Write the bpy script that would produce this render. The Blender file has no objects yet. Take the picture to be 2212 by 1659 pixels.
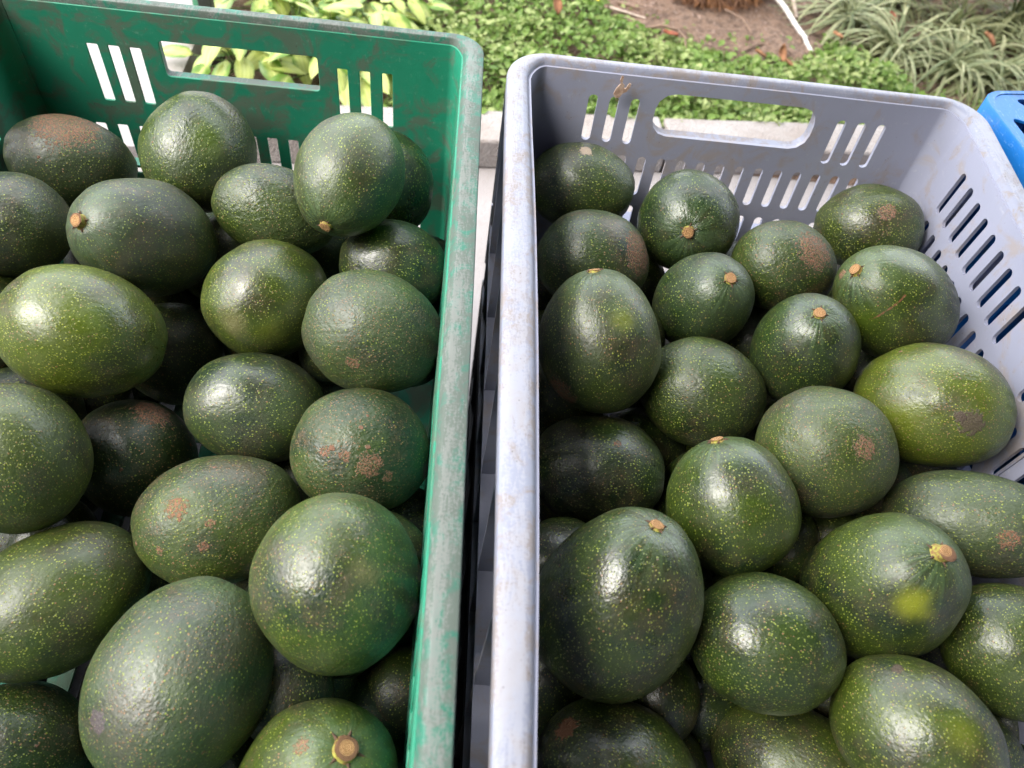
import bpy, bmesh, math, random
from mathutils import Vector, Matrix, Quaternion, noise
from mathutils.geometry import delaunay_2d_cdt
R_ = math.radians
rnd = random.Random(11)
S = bpy.context.scene
COL = S.collection
Z0 = 0.50          # height of the crate rims above the ground

# ------------------------------------------------------------------ camera
cd = bpy.data.cameras.new('camera'); cam = bpy.data.objects.new('camera', cd); COL.objects.link(cam)
cd.sensor_width = 36; cd.sensor_fit = 'HORIZONTAL'; cd.lens = 36*1703.7/2212
RM = ((0.993659, -0.072671, -0.085794), (0.009998, 0.817135, -0.576359), (0.11199, 0.571847, 0.812681))
cam.matrix_world = Matrix.Translation((-0.03104707, -0.5850505, 0.36002391+Z0)) @ Matrix(RM).to_4x4()
cd.clip_start = 0.02; cd.clip_end = 500
cd.dof.use_dof = True; cd.dof.focus_distance = 0.56; cd.dof.aperture_fstop = 9.0
S.camera = cam

# ------------------------------------------------------------------ world, sun, exposure
SUN_D = Vector((0.72, 0.24, -1.0)).normalized()       # the way the light travels
el = math.asin(-SUN_D.z); az = math.atan2(-SUN_D.x, -SUN_D.y)
w = bpy.data.worlds.new('World'); S.world = w; w.use_nodes = True
nt = w.node_tree; bg = nt.nodes['Background']
sky = nt.nodes.new('ShaderNodeTexSky'); sky.sky_type = 'NISHITA'; sky.sun_disc = False
sky.sun_elevation = el; sky.sun_rotation = az % (2*math.pi); sky.air_density = 1.0; sky.dust_density = 10.0; sky.ozone_density = 1.0
tcw = nt.nodes.new('ShaderNodeTexCoord'); nzw = nt.nodes.new('ShaderNodeTexNoise'); nzw.inputs['Scale'].default_value = 1.6; nzw.inputs['Detail'].default_value = 5
nt.links.new(tcw.outputs['Generated'], nzw.inputs['Vector'])
mrw = nt.nodes.new('ShaderNodeMapRange'); mrw.inputs[1].default_value = .25; mrw.inputs[2].default_value = .6; mrw.inputs[3].default_value = .45; mrw.inputs[4].default_value = .95
nt.links.new(nzw.outputs[0], mrw.inputs[0])
mxw = nt.nodes.new('ShaderNodeMix'); mxw.data_type = 'RGBA'; nt.links.new(mrw.outputs[0], mxw.inputs[0]); nt.links.new(sky.outputs[0], mxw.inputs[6]); mxw.inputs[7].default_value = (6.8, 7.15, 7.7, 1)   # thin bright cloud
nt.links.new(mxw.outputs[2], bg.inputs[0]); bg.inputs[1].default_value = 0.15
sd = bpy.data.lights.new('sun', 'SUN'); sun = bpy.data.objects.new('sun', sd); COL.objects.link(sun)
sd.energy = 1.0; sd.angle = R_(32); sd.color = (1.0, 0.955, 0.89)
sun.rotation_euler = SUN_D.to_track_quat('-Z', 'Y').to_euler(); sun.location = (-2, -1, 5)
S.view_settings.view_transform = 'Standard'; S.view_settings.look = 'None'
S.view_settings.gamma = 1; S.view_settings.use_curve_mapping = False
S.view_settings.exposure = 1.95
S.cycles.max_bounces = 5; S.cycles.diffuse_bounces = 3; S.cycles.glossy_bounces = 3

# ------------------------------------------------------------------ helpers
def link(o, parent=None):
    COL.objects.link(o)
    if parent: o.parent = parent
    return o
def tag(o, label=None, cat=None, group=None, kind=None):
    if label: o['label'] = label
    if cat: o['category'] = cat
    if group: o['group'] = group
    if kind: o['kind'] = kind
    return o
def mesh_obj(name, verts, faces, mats, parent=None, smooth=True, sharp=None, fmat=None):
    m = bpy.data.meshes.new(name); m.from_pydata([tuple(v) for v in verts], [], faces); m.update()
    for x in (mats if isinstance(mats, (list, tuple)) else [mats]): m.materials.append(x)
    if fmat: m.polygons.foreach_set('material_index', fmat)
    m.polygons.foreach_set('use_smooth', [smooth]*len(m.polygons))
    if sharp is not None:
        m.set_sharp_from_angle(angle=R_(sharp))
    return link(bpy.data.objects.new(name, m), parent)
def empty(name, loc=(0, 0, 0), rz=0):
    o = bpy.data.objects.new(name, None); o.location = loc; o.rotation_euler = (0, 0, rz); o.empty_display_size = .05
    return link(o)
def box(x0, x1, y0, y1, z0, z1):
    v = [(x, y, z) for z in (z0, z1) for y in (y0, y1) for x in (x0, x1)]
    return v, [(0, 2, 3, 1), (4, 5, 7, 6), (0, 1, 5, 4), (2, 6, 7, 3), (0, 4, 6, 2), (1, 3, 7, 5)]
def tube(pts, rad, n=8, cap=True):
    V = []; F = []; pts = [Vector(p) for p in pts]
    for i, p in enumerate(pts):
        t = (pts[min(i+1, len(pts)-1)]-pts[max(i-1, 0)]).normalized()
        a = t.orthogonal().normalized(); b = t.cross(a)
        r = rad[i] if isinstance(rad, (list, tuple)) else rad
        for k in range(n):
            q = 2*math.pi*k/n; V.append(p+(a*math.cos(q)+b*math.sin(q))*r)
    for i in range(len(pts)-1):
        for k in range(n):
            F.append((i*n+k, i*n+(k+1) % n, (i+1)*n+(k+1) % n, (i+1)*n+k))
    if cap:
        F.append(tuple(range(n))[::-1]); F.append(tuple((len(pts)-1)*n+k for k in range(n)))
    return V, F
class NT:
    def __init__(s, name):
        s.m = bpy.data.materials.new(name); s.m.use_nodes = True; s.t = s.m.node_tree; s.t.nodes.clear()
        s.out = s.t.nodes.new('ShaderNodeOutputMaterial'); s.p = s.t.nodes.new('ShaderNodeBsdfPrincipled')
        s.t.links.new(s.p.outputs[0], s.out.inputs[0]); s.tc = s.t.nodes.new('ShaderNodeTexCoord'); s.O = s.tc.outputs['Object']
        s.G = s.tc.outputs['Generated']
    def n(s, typ, ins=None, **kw):
        x = s.t.nodes.new('ShaderNode'+typ)
        for k, v in kw.items(): setattr(x, k, v)
        for k, v in (ins or {}).items(): s.set(x.inputs[k], v)
        return x
    def set(s, sock, v):
        if isinstance(v, bpy.types.NodeSocket): s.t.links.new(v, sock)
        elif isinstance(v, (tuple, list)) and len(v) == 3 and sock.type == 'RGBA': sock.default_value = (*v, 1)
        else: sock.default_value = v
    def pin(s, k, v): s.set(s.p.inputs[k], v)
    def noise(s, scale, detail=3, rough=.5, vec=None, dist=0, w=None):
        i = {'Scale': scale, 'Detail': detail, 'Roughness': rough, 'Distortion': dist, 'Vector': vec or s.O}
        x = s.n('TexNoise', i, noise_dimensions='4D' if w is not None else '3D')
        if w is not None: s.set(x.inputs['W'], w)
        return x.outputs[0]
    def ramp(s, v, a, b, lo=0., hi=1., smooth=True):
        return s.n('MapRange', {0: v, 1: a, 2: b, 3: lo, 4: hi}, interpolation_type='SMOOTHSTEP' if smooth else 'LINEAR').outputs[0]
    def mix(s, f, a, b):
        x = s.n('Mix', None, data_type='RGBA'); s.set(x.inputs[0], f); s.set(x.inputs[6], a); s.set(x.inputs[7], b); return x.outputs[2]
    def math(s, op, a, b=0., c=None, clamp=False):
        x = s.n('Math', None, operation=op, use_clamp=clamp); s.set(x.inputs[0], a); s.set(x.inputs[1], b)
        if c is not None: s.set(x.inputs[2], c)
        return x.outputs[0]
    def vscale(s, vec, sc):
        return s.n('VectorMath', {0: vec, 1: sc}, operation='MULTIPLY').outputs[0]
    def vadd(s, vec, b):
        x = s.n('VectorMath', {0: vec}, operation='ADD'); s.set(x.inputs[1], b); return x.outputs[0]
    def bump(s, h, dist, strength=1., normal=None):
        x = s.n('Bump', {'Height': h, 'Distance': dist, 'Strength': strength})
        if normal: s.set(x.inputs['Normal'], normal)
        return x.outputs[0]
    def dist(s, pt, vec=None):
        return s.n('VectorMath', {0: vec or s.O, 1: pt}, operation='DISTANCE').outputs['Value']

# ------------------------------------------------------------------ materials of the crates
def plastic(name, base, dark, dirt, worn, dirt_amt, worn_amt, rough=.42, patches=(), sc=1.):
    m = NT(name)
    big = m.noise(6*sc, 4, .6, dist=.4); mid = m.noise(38*sc, 6, .65, dist=.8); fine = m.noise(260*sc, 4, .7)
    stre = m.noise(1, 5, .6, vec=m.vscale(m.O, (60, 14, 160)), dist=.3)
    c = m.mix(m.ramp(big, .3, .7), base, dark)
    dm = m.math('ADD', m.math('MULTIPLY', mid, .75), m.math('MULTIPLY', big, .35))
    dmask = m.ramp(dm, .62-dirt_amt*.15, .74-dirt_amt*.12)
    c = m.mix(m.math('MULTIPLY', dmask, .72), c, dirt)
    wear = m.n('Attribute', None, attribute_name='wear').outputs['Fac']; scr = m.noise(1, 3, .6, vec=m.vscale(m.O, (700, 120, 300)), dist=.6)
    wm = m.math('ADD', m.math('MULTIPLY', stre, .35), m.math('ADD', m.math('MULTIPLY', fine, .35), m.math('ADD', m.math('MULTIPLY', scr, .30), m.math('MULTIPLY', wear, .10))))
    wmask = m.ramp(wm, .60-worn_amt*.12, .70-worn_amt*.10)
    c = m.mix(m.math('MULTIPLY', wmask, .35+.5*worn_amt), c, worn)
    sp = m.n('TexVoronoi', {'Vector': m.O, 'Scale': 210}).outputs['Distance']
    c = m.mix(m.math('MULTIPLY', m.ramp(sp, .05, .14, 1, 0), m.ramp(mid, .48, .6, 0, .6)), c, tuple(x*.35 for x in dirt))
    edge = m.noise(120, 4, .7)
    for (x, y, z, r, colr, op) in patches:
        d = m.dist((x, y, z)); k = m.math('SUBTRACT', m.math('DIVIDE', d, r), m.math('MULTIPLY', m.math('SUBTRACT', edge, .5), 2.6))
        c = m.mix(m.ramp(k, .85, 1.0, op, 0), c, colr)
    m.pin('Base Color', c)
    m.pin('Roughness', m.math('ADD', m.math('MULTIPLY', fine, .25), m.math('ADD', rough-.12, m.math('MULTIPLY', dmask, .25))))
    m.pin('Specular IOR Level', .45)
    h = m.math('ADD', m.math('MULTIPLY', fine, .35), m.math('ADD', m.math('MULTIPLY', stre, .5), m.math('MULTIPLY', big, 6)))
    m.pin('Normal', m.bump(h, .0006, .5))
    return m.m
GD = (.055, .035, .03)
gp = [(-.329, 0, Z0-.026, .006, GD, .9), (-.309, 0, Z0-.023, .005, GD, .9), (-.3035, 0, Z0-.025, .005, GD, .9), (-.328, 0, Z0-.034, .0065, GD, .85), (-.3255, 0, Z0-.060, .008, GD, .85),
      (-.331, 0, Z0-.052, .005, GD, .8), (-.309, 0, Z0-.068, .0055, GD, .85), (-.309, 0, Z0-.042, .005, GD, .7), (-.293, 0, Z0-.056, .0045, GD, .9), (-.291, 0, Z0-.069, .004, GD, .8), (-.327, 0, Z0-.075, .006, GD, .8), (-.2965, 0, Z0-.033, .004, GD, .8)]
M_gwall = plastic('green_plastic', (.024, .27, .16), (.017, .22, .13), (.13, .13, .10), (.16, .34, .25), .85, .45, patches=gp)
M_grim = plastic('worn_green_plastic', (.016, .16, .10), (.035, .15, .105), (.12, .11, .10), (.19, .205, .19), 1.25, .85, .42, sc=2.4)
M_ywall = plastic('grey_plastic', (.345, .36, .46), (.31, .325, .42), (.35, .30, .27), (.48, .49, .53), .55, .4,
                  patches=[(.306, -.014, Z0+.001, .0035, (.08, .10, .16), .5), (.3075, -.014, Z0-.009, .003, (.08, .10, .16), .5), (.3045, -.014, Z0+.005, .0025, (.08, .10, .16), .5),
                           (.1085, -.014, Z0-.0085, .006, (.24, .22, .18), .75), (.262, -.018, Z0-.056, .006, (.15, .09, .06), .7), (.22, -.018, Z0-.056, .004, (.15, .09, .06), .5)])
M_yrim = plastic('worn_grey_plastic', (.275, .295, .375), (.25, .265, .34), (.27, .225, .19), (.36, .37, .42), .8, .7, .42, sc=2.2)
M_gap_shade = plastic('gap_shade_plastic', (.035, .038, .045), (.025, .027, .032), (.09, .08, .07), (.10, .10, .11), .3, .2)  # dark colour that puts gap shade into the lower crates
M_bwall = plastic('blue_plastic', (.003, .10, .36), (.003, .075, .28), (.05, .08, .12), (.10, .25, .5), .1, .1)
M_brim = plastic('worn_blue_plastic', (.01, .18, .56), (.01, .15, .48), (.12, .20, .36), (.22, .42, .70), .5, .5)

# ------------------------------------------------------------------ crate building
def rr_path(s, W, L, r, ins, rin):
    """point and outward normal on a rounded rectangle; s runs along the outer path, ins = inset, rin = its own corner radius"""
    a = W-2*r; b = L-2*r; q = r*math.pi/2; P = 2*(a+b)+4*q; s %= P
    w2 = W/2-ins; l2 = L/2-ins
    segs = [('x', a, (-1, 1), (1, 0), (0, 1)), ('c', q, (1, 1), 90, 0), ('y', b, (1, 1), (0, -1), (1, 0)), ('c', q, (1, -1), 0, 0),
            ('x', a, (1, -1), (-1, 0), (0, -1)), ('c', q, (-1, -1), 270, 0), ('y', b, (-1, -1), (0, 1), (-1, 0)), ('c', q, (-1, 1), 180, 0)]
    for typ, ln, cor, d, nn in segs:
        if s <= ln+1e-12:
            t = s/ln
            if typ == 'c':
                A = R_(d-90*t); cx_ = cor[0]*(w2-rin); cy_ = cor[1]*(l2-rin)
                return cx_+math.cos(A)*rin, cy_+math.sin(A)*rin, math.cos(A), math.sin(A), None
            if typ == 'x': return cor[0]*(w2-rin)+d[0]*t*2*(w2-rin), cor[1]*l2, nn[0], nn[1], t
            return cor[0]*w2, cor[1]*(l2-rin)+d[1]*t*2*(l2-rin), nn[0], nn[1], t
        s -= ln
    return rr_path(0, W, L, r, ins, rin)
def s_marks(W, L, r, step, cstep):
    a = W-2*r; b = L-2*r; q = r*math.pi/2; out = []; s = 0
    for ln, st in ((a, step), (q, cstep), (b, step), (q, cstep), (a, step), (q, cstep), (b, step), (q, cstep)):
        n = max(1, round(ln/st)); out += [s+ln*i/n for i in range(n)]; s += ln
    return out, s
def hole_poly(s0, s1, z0, z1, rad, n=3):
    pts = []; rad = max(rad, .0008)
    for (cx_, cz_, a0) in ((s1-rad, z1-rad, 0), (s0+rad, z1-rad, 90), (s0+rad, z0+rad, 180), (s1-rad, z0+rad, 270)):
        for k in range(n+1):
            A = R_(a0+90*k/n); pts.append((cx_+math.cos(A)*rad, cz_+math.sin(A)*rad))
    return pts
def plate(u0, u1, v0, v1, us, vs, holes, skip_u_ends=False):
    """flat triangulation of a rectangle with holes; holes = (u0,u1,v0,v1,rad)"""
    verts = []; edges = []
    def add(p): verts.append(Vector(p)); return len(verts)-1
    ue = sorted(set([u0]+[u for u in us if u0 < u < u1]+[u1])); ve = sorted(set([v0]+[v for v in vs if v0 < v < v1]+[v1]))
    loop = [add((u, v0)) for u in ue]+[add((u1, v)) for v in ve[1:]]+[add((u, v1)) for u in ue[-2::-1]]+[add((u0, v)) for v in ve[-2:0:-1]]
    edges += [(loop[i], loop[(i+1) % len(loop)]) for i in range(len(loop))]
    for h in holes:
        l = [add(p) for p in hole_poly(*h)]; edges += [(l[i], l[(i+1) % len(l)]) for i in range(len(l))]
    for u in ue[1:-1]:
        for v in ve[1:-1]:
            if not any(h[0]-.0012 < u < h[1]+.0012 and h[2]-.0012 < v < h[3]+.0012 for h in holes): add((u, v))
    r = delaunay_2d_cdt(verts, edges, [], 0, 1e-6)
    V, F = r[0], r[2]; keep = []
    for f in F:
        c = sum((V[i] for i in f), Vector((0, 0)))/len(f)
        def inside(h):
            if not (h[0] < c.x < h[1] and h[2] < c.y < h[3]): return False
            rd = max(h[4], .0008); dx = max(h[0]+rd-c.x, c.x-(h[1]-rd), 0); dy = max(h[2]+rd-c.y, c.y-(h[3]-rd), 0)
            return dx*dx+dy*dy < rd*rd*.999
        if not any(inside(h) for h in holes): keep.append(list(f))
    return V, keep
def thick_plate(V, F, mapf, n0, n1, name, mat, parent, bevel=0, sharp=35):
    bm = bmesh.new(); a = [bm.verts.new(mapf(v.x, v.y, n0)) for v in V]; b = [bm.verts.new(mapf(v.x, v.y, n1)) for v in V]
    cnt = {}
    for f in F:
        bm.faces.new([a[i] for i in f]); bm.faces.new([b[i] for i in reversed(f)])
        for i in range(len(f)):
            e = (f[i], f[(i+1) % len(f)]); cnt[e] = 1
    for (i, j) in list(cnt):
        if (j, i) not in cnt: bm.faces.new([a[j], a[i], b[i], b[j]])
    for v in list(bm.verts):
        if not v.link_faces: bm.verts.remove(v)
    bmesh.ops.remove_doubles(bm, verts=bm.verts, dist=1e-5)
    bmesh.ops.recalc_face_normals(bm, faces=bm.faces)
    me = bpy.data.meshes.new(name); bm.to_mesh(me); bm.free(); me.materials.append(mat)
    me.polygons.foreach_set('use_smooth', [True]*len(me.polygons)); me.set_sharp_from_angle(angle=R_(sharp))
    o = link(bpy.data.objects.new(name, me), parent)
    if bevel:
        md = o.modifiers.new('bevel', 'BEVEL'); md.width = bevel; md.segments = 2; md.limit_method = 'ANGLE'; md.angle_limit = R_(50); md.harden_normals = False
    return o
def sweep(profile, W, L, r, marks, posf, name, mat, parent, closed=True, sharp=40):
    V = []; F = []; n = len(profile); m = len(marks)
    for s in marks:
        for (ins, z) in profile: V.append(posf(s, z, ins))
    for i in range(m):
        for k in range(n if closed else n-1):
            F.append((i*n+k, i*n+(k+1) % n, ((i+1) % m)*n+(k+1) % n, ((i+1) % m)*n+k))
    o = mesh_obj(name, V, F, mat, parent, True, None)
    at = o.data.attributes.new('wear', 'FLOAT', 'POINT'); at.data.foreach_set('value', [1. if (z > -.0009 and .0016 < ins < .0128) else 0. for s in marks for (ins, z) in profile])
    bm = bmesh.new(); bm.from_mesh(o.data); bmesh.ops.recalc_face_normals(bm, faces=bm.faces); bm.to_mesh(o.data); bm.free()
    o.data.set_sharp_from_angle(angle=R_(sharp))
    return o
def make_crate(name, W, L, H, r, rinr, inset, profile, holes, handle, hrad, dfar, dside, mw, mr, bow=0., ledge=.0155, ribs=True, T=.003, wob=.0006, seed=0, nrib=7):
    """origin: rim level, centre of the crate; +y = far end"""
    root = empty(name)
    a = W-2*r; b = L-2*r; q = r*math.pi/2; Pm = 2*(a+b)+4*q
    def pos(s, z, ins):                      # ins measured from the outer rim
        rin = max(r-ins*(r-rinr)/inset, .006) if ins < inset else rinr
        x, y, nx, ny, t = rr_path(s, W, L, r, ins, rin)
        d = -z; dr = (dfar if ny > 0 else dside)*ny*ny+dside*nx*nx
        x -= nx*dr*d; y -= ny*dr*d
        if ny > 0: y += .0072*ny*ny*min(1, max(0, (ins-.004)/.012))     # the far wall stands nearer its rim's edge
        if t is not None and nx < 0 and bow: x += bow*math.sin(math.pi*t)*min(1, max(0, (ins-.004)/.012))
        k = wob
        x += nx*k*noise.noise(Vector((s*9, z*7, seed))); y += ny*k*noise.noise(Vector((s*9, z*7, seed+5))); z += k*.8*noise.noise(Vector((s*8, 3, seed)))
        return (x, y, z)
    def pos0(s, z, ins):
        x, y, _ = pos(s, 0, ins); return (x, y, z)
    marks, Pm = s_marks(W, L, r, .016, .0045)
    allh = list(holes)
    for (h0, h1, hz0, hz1) in handle: allh.append((h0, h1, hz0, hz1, hrad))
    zs = [-.012-i*.02 for i in range(12)]
    V, F = plate(0, Pm, -H, -.005, marks, zs, allh)
    thick_plate(V, F, lambda s, z, n: pos(s, z, inset-n), 0, T, 'wall', mw, root, bevel=.0005)
    sweep(profile, W, L, r, marks, pos, 'rim', mr, root)
    for (h0, h1, hz0, hz1) in handle:        # the deep ledge round the hand hole
        o_ = hole_poly(h0-.0022, h1+.0022, hz0-.0022, hz1+.0022, hrad+.002, 5); i_ = hole_poly(h0-.0002, h1+.0002, hz0-.0002, hz1+.0002, hrad, 5)
        def dens(p):
            out = []
            for i in range(len(p)):
                A, B = Vector(p[i]), Vector(p[(i+1) % len(p)]); k = 8 if (A-B).length > .03 else 1
                out += [A.lerp(B, j/k) for j in range(k)]
            return out
        o_ = dens(o_); i_ = dens(i_); n = len(o_); VV = []
        for src, nn in ((i_, .0022), (i_, ledge), (o_, ledge), (o_, .0022)):
            VV += [pos(p.x, p.y, inset-nn) for p in src]
        FF = [(k*n+i, k*n+(i+1) % n, ((k+1) % 4)*n+(i+1) % n, ((k+1) % 4)*n+i) for k in range(4) for i in range(n)]
        ho = mesh_obj('handle_ledge', VV, FF, mr, root, True)
        bm = bmesh.new(); bm.from_mesh(ho.data); bmesh.ops.recalc_face_normals(bm, faces=bm.faces); bm.to_mesh(ho.data); bm.free(); ho.data.set_sharp_from_angle(angle=R_(40))
    # outer flanges and fins
    for zf in (-.158, -H+.004):
        sweep([(.0012, zf), (.0012, zf-.0028), (inset-T-.0002, zf-.0028), (inset-T-.0002, zf)], W, L, r, marks, lambda s, z, ins: pos0(s, z, ins) if ins < .01 else pos(s, z, ins), 'flange', mw, root)
    if ribs:
        sr = [a+q+b*(i+.5)/nrib for i in range(nrib)]; sl = [2*a+3*q+b+b*(i+.5)/nrib for i in range(nrib)]
        ends = [a+q+.001, a+q+b-.001, a*2+3*q+b+.001, a*2+3*q+2*b-.001, .002, a-.002, a+2*q+b+.002, 2*a+2*q+b-.002]
        for s in sr+sl+ends:
            VV = []
            for z0_, z1_ in ((-.022, -.158), (-.1610, -H+.004)):
                k = len(VV)
                for z in (z0_, z1_):
                    for ds in (-.0013, .0013):
                        VV += [pos0(s+ds, z, .0016), pos(s+ds, z, inset-T-.0001)]
            FF = []
            for k in (0, 8): FF += [tuple(k+i for i in f) for f in ((0, 1, 3, 2), (4, 6, 7, 5), (0, 4, 5, 1), (2, 3, 7, 6), (0, 2, 6, 4), (1, 5, 7, 3))]
            mesh_obj('rib', VV, FF, mw, root, False)
    for sx in (-1, 1):                       # square corner fins
        for sy in (-1, 1):
            for z0_, z1_ in ((-.158, -.022), (-H+.004, -.161)):
                xa, xb = sorted((sx*(W/2-.002), sx*(W/2-r-.002))); ya = sy*(L/2-.0045)
                V, F = box(xa, xb, min(ya, ya-sy*.0026), max(ya, ya-sy*.0026), z0_, z1_); mesh_obj('rib', V, F, mw, root, False)
    # perforated bottom
    dd = dside*H
    x1 = W/2-inset-dd+.001; y1 = L/2-inset-dd+.001; y2 = L/2-inset-dfar*H+.001
    hb = [(-x1+.03+i*.03, -x1+.03+i*.03+.014, -y1+.04+j*.06, -y1+.04+j*.06+.04, .003) for i in range(int((2*x1-.06)/.03)) for j in range(int((2*y1-.1)/.06))]
    V, F = plate(-x1, x1, -y1, min(y1, y2), [], [], hb)
    thick_plate(V, F, lambda x, y, n: (x, y, -H+.006+n), 0, .003, 'bottom', mw, root)
    return root
def copy_tree(o, parent=None):
    c = o.copy(); COL.objects.link(c); c.parent = parent
    for ch in list(o.children): copy_tree(ch, c)
    return c

# ------------------------------------------------------------------ ground, pavement, kerb
def kerb_back(x): return .532+.108*x
def kerb_front(x): return .452+.108*x
m = NT('soil')
a = m.noise(5, 5, .6); b = m.noise(60, 6, .7); c_ = m.noise(320, 4, .7)
col = m.mix(m.ramp(a, .35, .65), (.25, .155, .105), (.32, .215, .155)); col = m.mix(m.ramp(b, .42, .62, 0, .75), col, (.10, .065, .052)); col = m.mix(m.ramp(c_, .5, .66, 0, .8), col, (.46, .36, .29))
m.pin('Base Color', col); m.pin('Roughness', .95); m.pin('Specular IOR Level', .2)
m.pin('Normal', m.bump(m.math('ADD', b, m.math('MULTIPLY', c_, .4)), .02, .9)); M_soil = m.m
m = NT('concrete')
a = m.noise(7, 5, .65); b = m.noise(90, 5, .7); v = m.n('TexVoronoi', {'Vector': m.O, 'Scale': 260}).outputs['Distance']
col = m.mix(m.ramp(a, .35, .7), (.37, .345, .33), (.29, .25, .225)); col = m.mix(m.ramp(b, .5, .68, 0, .5), col, (.26, .21, .18)); col = m.mix(m.ramp(v, .04, .2, .6, 0), col, (.2, .18, .17))
m.pin('Base Color', col); m.pin('Roughness', .9); m.pin('Normal', m.bump(m.math('ADD', b, v), .003, .6)); M_conc = m.m
m = NT('pavement_concrete')
a = m.noise(3, 5, .65); b = m.noise(70, 6, .75); 
col = m.mix(m.ramp(a, .35, .7), (.36, .335, .33), (.29, .26, .25)); col = m.mix(m.ramp(b, .5, .7, 0, .5), col, (.30, .26, .24))
m.pin('Base Color', col); m.pin('Roughness', .9); m.pin('Normal', m.bump(b, .004, .6)); M_pave = m.m

def grid(name, x0, x1, y0, y1, nx, ny, zf, mat, kind='structure'):
    V = [(x0+(x1-x0)*i/nx, y0+(y1-y0)*j/ny, 0) for j in range(ny+1) for i in range(nx+1)]
    V = [(x, y, zf(x, y)) for x, y, _ in V]
    F = [(j*(nx+1)+i, j*(nx+1)+i+1, (j+1)*(nx+1)+i+1, (j+1)*(nx+1)+i) for j in range(ny) for i in range(nx)]
    return tag(mesh_obj(name, V, F, mat), kind=kind)
tag(mesh_obj('ground', [(-150, -150, -.02), (150, -150, -.02), (150, 150, -.02), (-150, 150, -.02)], [(0, 1, 2, 3)], M_soil), kind='structure')
def soil_z(x, y):
    e = min(1, max(0, (y-kerb_back(x))/.05))
    return .004+.016*noise.noise(Vector((x*5, y*5, 1)))*e+.008*noise.noise(Vector((x*19, y*19, 2)))*e+.004*noise.noise(Vector((x*70, y*70, 4)))*e
grid('soil_bed', -.6, 2.2, .50, 2.6, 260, 200, soil_z, M_soil)
# pavement: in front of the kerb, and the path at the left
v_, f_ = [(-30, -30, .003), (30, -30, .003), (30, kerb_front(30), .003), (-30, kerb_front(-30), .003)], [(0, 1, 2, 3)]
tag(mesh_obj('pavement', v_, f_, M_pave), kind='structure')
tag(mesh_obj('path', [(-4, kerb_front(-4)-.01, .028), (-.50, kerb_front(-.5), .028), (-.56, 9, .028), (-4, 9, .028), (-4, kerb_front(-4), -.01), (-.50, kerb_front(-.5), -.01), (-.56, 9, -.01), (-4, 9, -.01)],
    [(0, 1, 2, 3), (0, 4, 5, 1), (1, 5, 6, 2)], M_pave, smooth=False), kind='structure')
ke = tag(empty('kerb'), kind='structure')
joints = [-.49, -.27, .315, .90, 1.5, 2.1]
ang = math.atan(.108)
for i in range(len(joints)-1):
    x0, x1 = joints[i]+.0025, joints[i+1]-.0025
    bm = bmesh.new(); n = 24; L_ = (x1-x0)
    V, F = box(0, L_, 0, .0795, 0, .055)
    o = mesh_obj('kerb_stone', V, F, M_conc, ke)
    bm.from_mesh(o.data); bmesh.ops.subdivide_edges(bm, edges=bm.edges, cuts=5, use_grid_fill=True)
    for vv in bm.verts:
        q = Vector((vv.co.x*14+i*7, vv.co.y*14, vv.co.z*14)); vv.co += Vector((noise.noise(q), noise.noise(q+Vector((9, 0, 0))), noise.noise(q+Vector((0, 9, 0)))))*.0016
    bm.to_mesh(o.data); bm.free(); o.data.set_sharp_from_angle(angle=R_(45))
    o.location = (x0, kerb_front(x0), .001+.0015*(i % 2)); o.rotation_euler = (0, 0, ang)
    bv = o.modifiers.new('bevel', 'BEVEL'); bv.width = .004; bv.segments = 2; bv.limit_method = 'ANGLE'; bv.angle_limit = R_(50)

# ------------------------------------------------------------------ crates
def rows_far(xs, wd, z1, z2, rad, off): return [(x-off-wd/2, x-off+wd/2, z2, z1, rad) for x in xs]
# pale grey crate, centre x=.20; s = x-.035 on the far end
Wc, Lc = .40, .60
r = .035; a = Wc-2*r; b = Lc-2*r; q = r*math.pi/2
H_ = []
gx = [.076+.0176*i for i in range(15)]; wd = .0076; rd = .0036
rowsz = [(-.0765, -.1155), (-.1275, -.158), (-.171, -.204), (-.213, -.236)]
for side in (0, 1):
    base = (lambda x: x-.035) if side == 0 else (lambda x: a+2*q+b+(.365-x))
    for x in gx[:3]+[.288, .3055, .323]: H_.append((base(x)-wd/2, base(x)+wd/2, -.0655, -.024, rd))
    for (z1, z2) in rowsz:
        for x in gx: H_.append((base(x)-wd/2, base(x)+wd/2, z2, z1, rd))
yy = [-.072-.0176*i for i in range(9)]+[-.265-.0176*i for i in range(5)]+[-.3875-.0176*i for i in range(9)]
for side in (0, 1):
    for y in yy:
        s = a+q+(-.035-y) if side == 0 else 2*a+3*q+b+(y+.565)
        for (z1, z2) in [(-.024, -.0655)]+rowsz: H_.append((s-wd/2, s+wd/2, z2, z1, rd))
hd = [(.129-.035, .2655-.035, -.055, -.0165), (a+2*q+b+(.365-.2655), a+2*q+b+(.365-.129), -.055, -.0165)]
prof = [(0, -.019), (0, -.003), (.0008, -.001), (.003, 0), (.0075, .0002), (.012, 0), (.0148, -.0008), (.0168, -.003), (.0180, -.007), (.0190, -.0125), (.0172, -.0125), (.0155, -.0045), (.003, -.0035), (.0022, -.019)]
grey = make_crate('plastic_crate', Wc, Lc, .245, r, .014, .0192, prof, H_, hd, .0145, .118, .035, M_ywall, M_yrim, bow=.0035, ledge=.0175, seed=3)
grey.location = (.20, -.30, Z0)
tag(grey, 'pale grey plastic crate with round-ended slots, full of avocados', 'crate', 'plastic crates side by side')
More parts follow.
